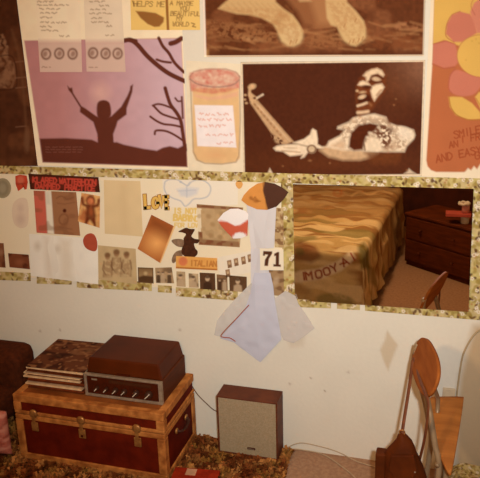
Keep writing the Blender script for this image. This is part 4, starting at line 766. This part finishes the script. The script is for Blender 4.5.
for off in (Vector((0, 0, 0)), Vector((-.010, -.0025, .003))):
    rings = [[bm.verts.new(back_pt(r, 2*math.pi*j/n)+off) for j in range(n)] for r in (.2, .4, .6, .8, .95, 1)]; lay2.append((rings, bm.verts.new(back_pt(0, 0)+off)))
for rings, cv in lay2:
    for j in range(n):
        bm.faces.new((cv, rings[0][j], rings[0][(j+1) % n]))
        for a, b in zip(rings, rings[1:]): bm.faces.new((a[j], b[j], b[(j+1) % n], a[(j+1) % n]))
for j in range(n): bm.faces.new((lay2[0][0][-1][j], lay2[1][0][-1][j], lay2[1][0][-1][(j+1) % n], lay2[0][0][-1][(j+1) % n]))
obj('backrest', bm, ply, ch, True)
ys = lambda x, y: float(at_z(x, y, .415)[1])
sp = crom([(430, 397.4), (438, 396.6), (452, 396.4), (462.5, 396.8), (463.6, 399), (461.5, 415), (458, 437), (454, 460), (452, 470), (450.5, 472.5), (447, 470), (440, 455), (432.5, 438), (429.5, 425), (429, 405)], 3, True)
obj('seat', plate(sp, ys, .012, (0, 0, -1)), plys, ch, True)['label'] = 'orange brown plywood seat'
def pole(name, pts, r=.0105):
    bm = bmesh.new(); tube(bm, crom(pts, 6), r, 12); return obj(name, bm, tubm, ch, True)
A3 = lambda x, y, Y: tuple(at_y(x, y, Y))
pole('leg', [A3(417.5, 344, -.245), A3(415.8, 353, -.25), A3(417, 368, -.26), A3(421, 386, -.27), A3(425.5, 404, -.28), A3(428.5, 421, -.29), A3(431, 440, -.30), (.0, -.31, .16), (-.02, -.32, .001)])
pole('leg', [A3(425, 388, -.455), A3(428, 403, -.47), A3(431, 420, -.49), A3(435, 445, -.51), A3(439, 470, -.53), (.022, -.545, .15), (.022, -.55, .001)])
pole('leg', [(.04, -.13, .405), (.05, -.11, .37), (.055, -.105, .2), (.06, -.10, .001)]); pole('leg', [(.06, -.48, .405), (.065, -.50, .37), (.075, -.52, .2), (.085, -.53, .001)])
pole('seat_rail', [A3(433, 384, -.30), A3(435.5, 391, -.27), A3(438, 400, -.22), (.03, -.25, .397), (.035, -.38, .395), (.045, -.50, .392), (.035, -.54, .385)], .008)
pole('stretcher', [(-.012, -.315, .09), (.005, -.43, .09), (.022, -.547, .09)], .007)
# ---- shoulder bag hanging on the chair back --------------------------------------
blt = mat('dark brown leather', (96, 40, 8), .7, (78, 31, 5), 14, bump=.25, spec=.08); strm = mat('brown strap leather', (124, 66, 32), .6, (104, 52, 24), 30)
BY = -.47
bg = thing('shoulder_bag', 'dark brown shoulder bag hanging by its strap from the plywood chair', 'bag', tuple(at_y(402, 470, BY)))
prof = [(433, 399.5, 404), (436, 397.5, 408), (440, 396, 412), (445, 392, 415), (450, 388, 417), (456, 384.5, 420), (464, 383.5, 423), (474, 383, 426), (488, 383, 428), (500, 385, 428), (506, 389, 424)]
bm = bmesh.new(); rings = []
for i, (py, xl, xr) in enumerate(prof):
    a, b = Vector(at_y(xl, py, BY)), Vector(at_y(xr, py, BY)); c = (a+b)/2; hw = (b-a).length/2; dp = min(.045, .012+hw*.55)*(.5 if i == len(prof)-1 else 1)
    rings.append([bm.verts.new((c.x+hw*math.cos(t)*(1+.05*math.sin(3*t+i)), c.y+dp*math.sin(t)*(1+.08*math.cos(4*t+i*.7)), c.z)) for t in np.arange(20)*math.pi/10])
for a, b in zip(rings, rings[1:]):
    for k in range(20): bm.faces.new((a[k], b[k], b[(k+1) % 20], a[(k+1) % 20]))
bm.faces.new(rings[0]); bm.faces.new(rings[-1][::-1]); bag = obj('body', bm, blt, bg, True)
p0, p1 = at_y(376, 451, BY), at_y(384.5, 450, BY); zb = at_y(380, 500, BY)[2]
obj('side_pocket', B(p0[0], p1[0]+.006, BY-.02, BY+.03, zb, p0[2]), blt, bg, bevel=.006)
bm = bmesh.new(); fp = [Vector(at_y(x, y, BY-.048)) for x, y in ((391, 456), (414, 456), (417, 470), (412, 482), (404, 486), (396, 482), (389, 470))]
vs = [bm.verts.new(p) for p in fp]+[bm.verts.new(p+Vector((0, .012, 0))) for p in fp]; n = len(fp); bm.faces.new(vs[:n]); bm.faces.new(vs[n:][::-1])
for j in range(n): bm.faces.new((vs[j], vs[n+j], vs[n+(j+1) % n], vs[(j+1) % n]))
fpo = obj('flap', bm, blt, bg, bevel=.003)
bm = bmesh.new(); lathe(bm, [(.0005, 0), (.004, 0), (.003, .003), (.0005, .004)], Matrix.Translation(at_y(415, 472, BY-.046)) @ YF, 12); obj('stud', bm, silver, fpo, True)
def strap(pts, w=.008):
    bm = bmesh.new(); tube(bm, crom([A3(*p) for p in pts], 6), w, 8, .35); return obj('strap', bm, strm, bg, True)
strap([(402, 434, BY), (404, 420, -.44), (408, 395, -.38), (411.3, 372, -.31), (412.6, 362, -.285), (414.2, 359.5, -.285), (416, 366, -.315), (420, 380, -.42), (424.5, 391, -.50), (428, 401, -.55), (428, 412, -.56), (426, 430, -.54), (423, 446, -.51), (420, 458, -.48)])
bm = bmesh.new(); c = Vector(at_y(402, 432.5, BY-.004)); tube(bm, [c+Vector((.010*math.cos(t), 0, .010*math.sin(t))) for t in np.arange(17)*math.pi/8], .0025, 8); obj('buckle', bm, brass, bg, True)
# ---- patterned cloth on the floor at the right ----------------------------------
nu, nv = 120, 70; u, v = np.meshgrid(np.linspace(0, 1, nu), np.linspace(0, 1, nv)); x = .09+.42*u; y = -.012-.26*v
hgt = .055*np.clip(np.minimum(np.minimum(u, 1-u)*7, np.minimum(v*14, (1-v)*5)), 0, 1)**.5*(.65+.7*vnoise(x*100, y*100+50, 7, 3)) + .004
V = np.stack([x, y, hgt], -1); A = Art(x.ravel()*300+100, y.ravel()*300+200, (206, 176, 112)); border_art(21)(A)
me, src = grid_mesh('folded_cloth', V, nu, nv, (0, 0, -.003)); set_print(me, A.C[src]); me.materials.append(CLOTHP); me.shade_smooth()
tag(link_mesh('folded_cloth', me), 'crumpled floral patterned cloth on the floor at the right, behind the chair', 'cloth')
# ================================================================== WHAT THE MIRROR SEES
xr = lambda y: -.46+.065*(-y-1.42)
bdo = thing('bed', 'low single bed standing opposite the mirror', 'bed', (-1.1, -2.4, 0))
obj('mattress', B(-1.72, -.50, -3.40, -1.50, .24, .475), mat('mattress ticking', (190, 150, 100), .9), bdo, bevel=.04); obj('bed_base', B(-1.70, -.52, -3.40, -1.52, .10, .24), wood, bdo, bevel=.006)
for px_ in (-1.66, -.58):
    for py_ in (-3.34, -1.6):
        bm = bmesh.new(); tube(bm, [(px_, py_, .001), (px_, py_, .11)], .022, 12); obj('leg', bm, wood, bdo, True)
obj('headboard', B(-1.74, -.46, -3.47, -3.41, .0, .85), wood, bdo, bevel=.01)
nu, nv = 260, 330; S = np.linspace(0, 1.28+.42, nu); Tt = np.linspace(0, 1.96+.44, nv); s, t = np.meshgrid(S, Tt)
def over(d, r=.05):
    """d metres past the start of the rounded edge -> (outward, down)"""
    q = np.clip(d/r, 0, math.pi/2); out = np.where(d < 0, d, r*np.sin(q)); dn = np.where(d < 0, 0, r*(1-np.cos(q))); ex = np.clip(d-r*math.pi/2, 0, None); return out+ex*.06, dn+ex
ox, dxn = over(s-1.22); oy, dyn = over(t-1.91)
yy = -1.47+oy; xx = xr(np.minimum(yy, -1.47))-.05+ox; zz = .505-np.maximum(dxn, dyn)
wob = (vnoise(s*100, t*100, 9, 3)-.5)*.03+(vnoise(s*30, t*140, 8, 5)-.5)*.022
zz = zz+wob*np.clip(1-np.maximum(dxn, dyn)/.05, .0, 1); xx = xx+wob*np.clip(dxn*6, 0, 1)*1.2; yy = yy+wob*np.clip(dyn*6, 0, 1); zz = np.maximum(zz, .012)
V = np.stack([xx, yy, zz], -1); X, Y = proj(V.reshape(-1, 3)*[1, -1, 1]); A = Art(X, Y, (208, 172, 112)); fs, ft = s.ravel(), t.ravel(); al = np.arange(len(fs))
bandn = vnoise(fs*14+30, ft*75, 6, 4)*.6+vnoise(fs*60, ft*160, 6, 8)*.4
A._mix(al, np.clip((bandn-.5)*7, 0, 1)*.85, (150, 100, 52)); b2 = vnoise(fs*22+9, ft*90+4, 5, 12); A._mix(al, np.clip((b2-.58)*8, 0, 1)*.8, (236, 206, 150)); b3 = vnoise(fs*18+70, ft*60, 5, 22); A._mix(al, np.clip((b3-.68)*9, 0, 1)*.7, (136, 122, 68))
A._mix(al, np.clip((1.4-ft)*1.2, 0, .6), (166, 118, 72))
A.poly([(290, 243), (302, 241), (316, 246), (322, 256), (312, 262), (290, 258)], (128, 72, 38), 1.5, .75); A.ell(300, 251, 5, 3.5, (104, 92, 48), .3, 1, .7)
A.poly([(288, 276), (300, 270), (318, 268), (338, 260), (352, 251), (356, 257), (342, 270), (322, 278), (300, 282), (288, 282)], (236, 214, 176), 1, 1)
A.poly([(358, 246), (364, 242), (368, 252), (370, 268), (362, 268), (359, 256)], (112, 98, 40), 1.5, .85); A.poly([(366, 262), (374, 268), (378, 288), (370, 282)], (120, 96, 44), 1.2, .6)
for (tx, x, y, an) in (('I', 302, 279.5, -6), ('M', 307, 279, -8), ('O', 317, 277.5, -12), ('O', 325.5, 275, -18), ('Y', 333.5, 271.8, -24), ('-', 341, 267.5, -26), ('A', 344.5, 265.8, -30), ('I', 352.5, 261, -32)): A.text(tx, x, y, 7.4, (158, 70, 40), .8, 1.7, an, 0, 1, .4, .8)
for k in range(5): A.ell(336+k*8, 293+3*math.sin(k*2), 3.5, 2.5, (228, 192, 136), .5, .8, .7, ring=1.2)
A.line([(352, 196), (360, 192), (370, 195), (380, 191), (392, 194)], 2, (220, 176, 120), .6, .7, True); A.ell(338, 193, 5, 4, (172, 92, 50), 0, 1, .6, ring=2)
me, src = grid_mesh('bedspread', V, nu, nv, None); set_print(me, A.C[src]); me.materials.append(CLOTHP); me.shade_smooth()
o = link_mesh('bedspread', me); sm = o.modifiers.new('thickness', 'SOLIDIFY'); sm.thickness = .004; sm.offset = -1
tag(o, 'quilted ochre bedspread with printed lettering, reflected in the mirror', 'bedspread')
# bedside cabinet
cb = thing('bedside_cabinet', 'low dark wooden cabinet beside the bed, seen only in the mirror', 'cabinet', (-.01, -2.55, 0)); cb.rotation_euler = (0, 0, math.atan2(.41, .497)); cc = ORG['bedside_cabinet']
def cbx(name, x0, x1, y0, y1, z0, z1, m, par=cb, bv=.004): return obj(name, B(x0+cc[0], x1+cc[0], y0+cc[1], y1+cc[1], z0, z1), m, par, bevel=bv)
cbx('carcass', -.33, .33, -.36, 0, .03, .42, wood); cbx('cabinet_top', -.34, .34, -.37, .012, .42, .44, wood); cbx('plinth', -.32, .32, -.35, -.01, .001, .03, wood)
for z0, z1 in ((.05, .22), (.235, .405)):
    d = cbx('drawer', -.315, .315, 0, .012, z0, z1, wood)
    for x in (-.16, .16):
        bm = bmesh.new(); lathe(bm, [(.001, 0), (.008, 0), (.007, .01), (.013, .018), (.011, .026), (.001, .028)], Matrix.Translation((x+cc[0], .012+cc[1], (z0+z1)/2)) @ Matrix.Rotation(-math.pi/2, 4, 'X'), 16); obj('knob', bm, wood, d, True)
def onc(lx, ly): M = cb.rotation_euler.to_matrix(); p = M @ Vector((lx, ly, 0)); return p.x+cc[0], p.y+cc[1]
X0, Y0 = .175, -2.5
bm = bmesh.new(); lathe(bm, [(.001, .4405), (.028, .4405), (.030, .445), (.030, .49), (.026, .497), (.001, .498)], Matrix.Translation((X0, Y0, 0)), 24); tag(obj('white_jar', bm, mat('white glazed jar', (226, 206, 176), .3), smooth=True), 'small white jar under the red book on the bedside cabinet', 'jar')
tag(obj('small_book', B(X0-.14, X0+.04, Y0-.05, Y0+.05, .4985, .522), mat('coral book cloth', (196, 84, 66), .7), bevel=.002), 'coral red book resting on the white jar on the cabinet', 'book')
bm = bmesh.new(); lathe(bm, [(.001, .5225), (.028, .5225), (.028, .575), (.024, .58), (.001, .58)], Matrix.Translation((X0, Y0, 0)), 24); tag(obj('pink_tin', bm, mat('pink tin', (224, 150, 132), .4), smooth=True), 'pink tin standing on the coral red book', 'tin')
bm = bmesh.new(); tube(bm, [(X0-.012+.035*math.cos(k), Y0+.035*math.sin(k), .592+.004*math.sin(6*k)) for k in np.arange(25)*math.pi/12], .011, 8); tag(obj('wool_ring', bm, mat('white wool', (226, 206, 180), .95, bump=.6), smooth=True), 'white woolly ring lying on the pink tin', 'ornament')
# everything the tilted mirror shows is turned with it
for o in (bdo, bpy.data.objects['bedspread'], cb, *(bpy.data.objects[k] for k in ('white_jar', 'small_book', 'pink_tin', 'wool_ring'))):
    M = Matrix.Translation((-.23, 0, 0)) @ Matrix.Rotation(2*MA, 4, 'Z') @ Matrix.Translation((.23, 0, 0))
    o.location = M @ o.location; o.rotation_euler.z += 2*MA
# pendant lamp added out of view, so its bulb can fill the bed and wall
pl = thing('added_pendant_lamp', 'small added pendant lamp, unseen, hanging from the ceiling above the bed', 'lamp', (-.62, -2.0, 2.6))
bm = bmesh.new(); tube(bm, [(-.62, -2.0, 2.6), (-.62, -2.0, 1.83)], .004, 8); obj('cord', bm, cab, pl, True)
bm = bmesh.new(); lathe(bm, [(.012, 1.87), (.03, 1.85), (.03, 1.82), (.045, 1.805), (.045, 1.815)], Matrix.Translation((-.62, -2.0, 0)), 24); obj('holder', bm, brass, pl, True)
# ================================================================== LIGHT AND CAMERA
def light(name, kind, loc, e, col, **k):
    d = bpy.data.lights.new(name, kind); d.energy = e; d.color = col
    for a, b in k.items(): setattr(d, a, b)
    o = bpy.data.objects.new(name, d); C.objects.link(o); o.location = loc; return o
light('added_fill_bulb', 'POINT', (-.62, -2.0, 1.70), 46, (1, .74, .47), shadow_soft_size=.07)  # added warm fill light below the unseen pendant
fl_ = light('camera_flash', 'SPOT', (.12, -2.72, 1.98), 268, (.82, .99, 1.15), shadow_soft_size=.03, spot_size=math.radians(74), spot_blend=1.0)
tgt = Vector(at_y(292, 188)); fl_.rotation_euler = (tgt-fl_.location).to_track_quat('-Z', 'Y').to_euler()
w = bpy.data.worlds.new('room air'); bpy.context.scene.world = w; w.use_nodes = True; w.node_tree.nodes['Background'].inputs[0].default_value = (.05, .025, .012, 1)
cd = bpy.data.cameras.new('camera'); co = bpy.data.objects.new('camera', cd); C.objects.link(co)
cd.sensor_fit = 'HORIZONTAL'; cd.sensor_width = 36; cd.lens = FPX/480*36; cd.clip_start = .05
R = Matrix((RT, UP, -FW)).transposed().to_4x4(); co.matrix_world = Matrix.Translation(CAM) @ R
sc = bpy.context.scene; sc.camera = co
sc.view_settings.view_transform = 'Standard'; sc.view_settings.look = 'None'; sc.view_settings.exposure = 0; sc.view_settings.gamma = 1; sc.view_settings.use_curve_mapping = False
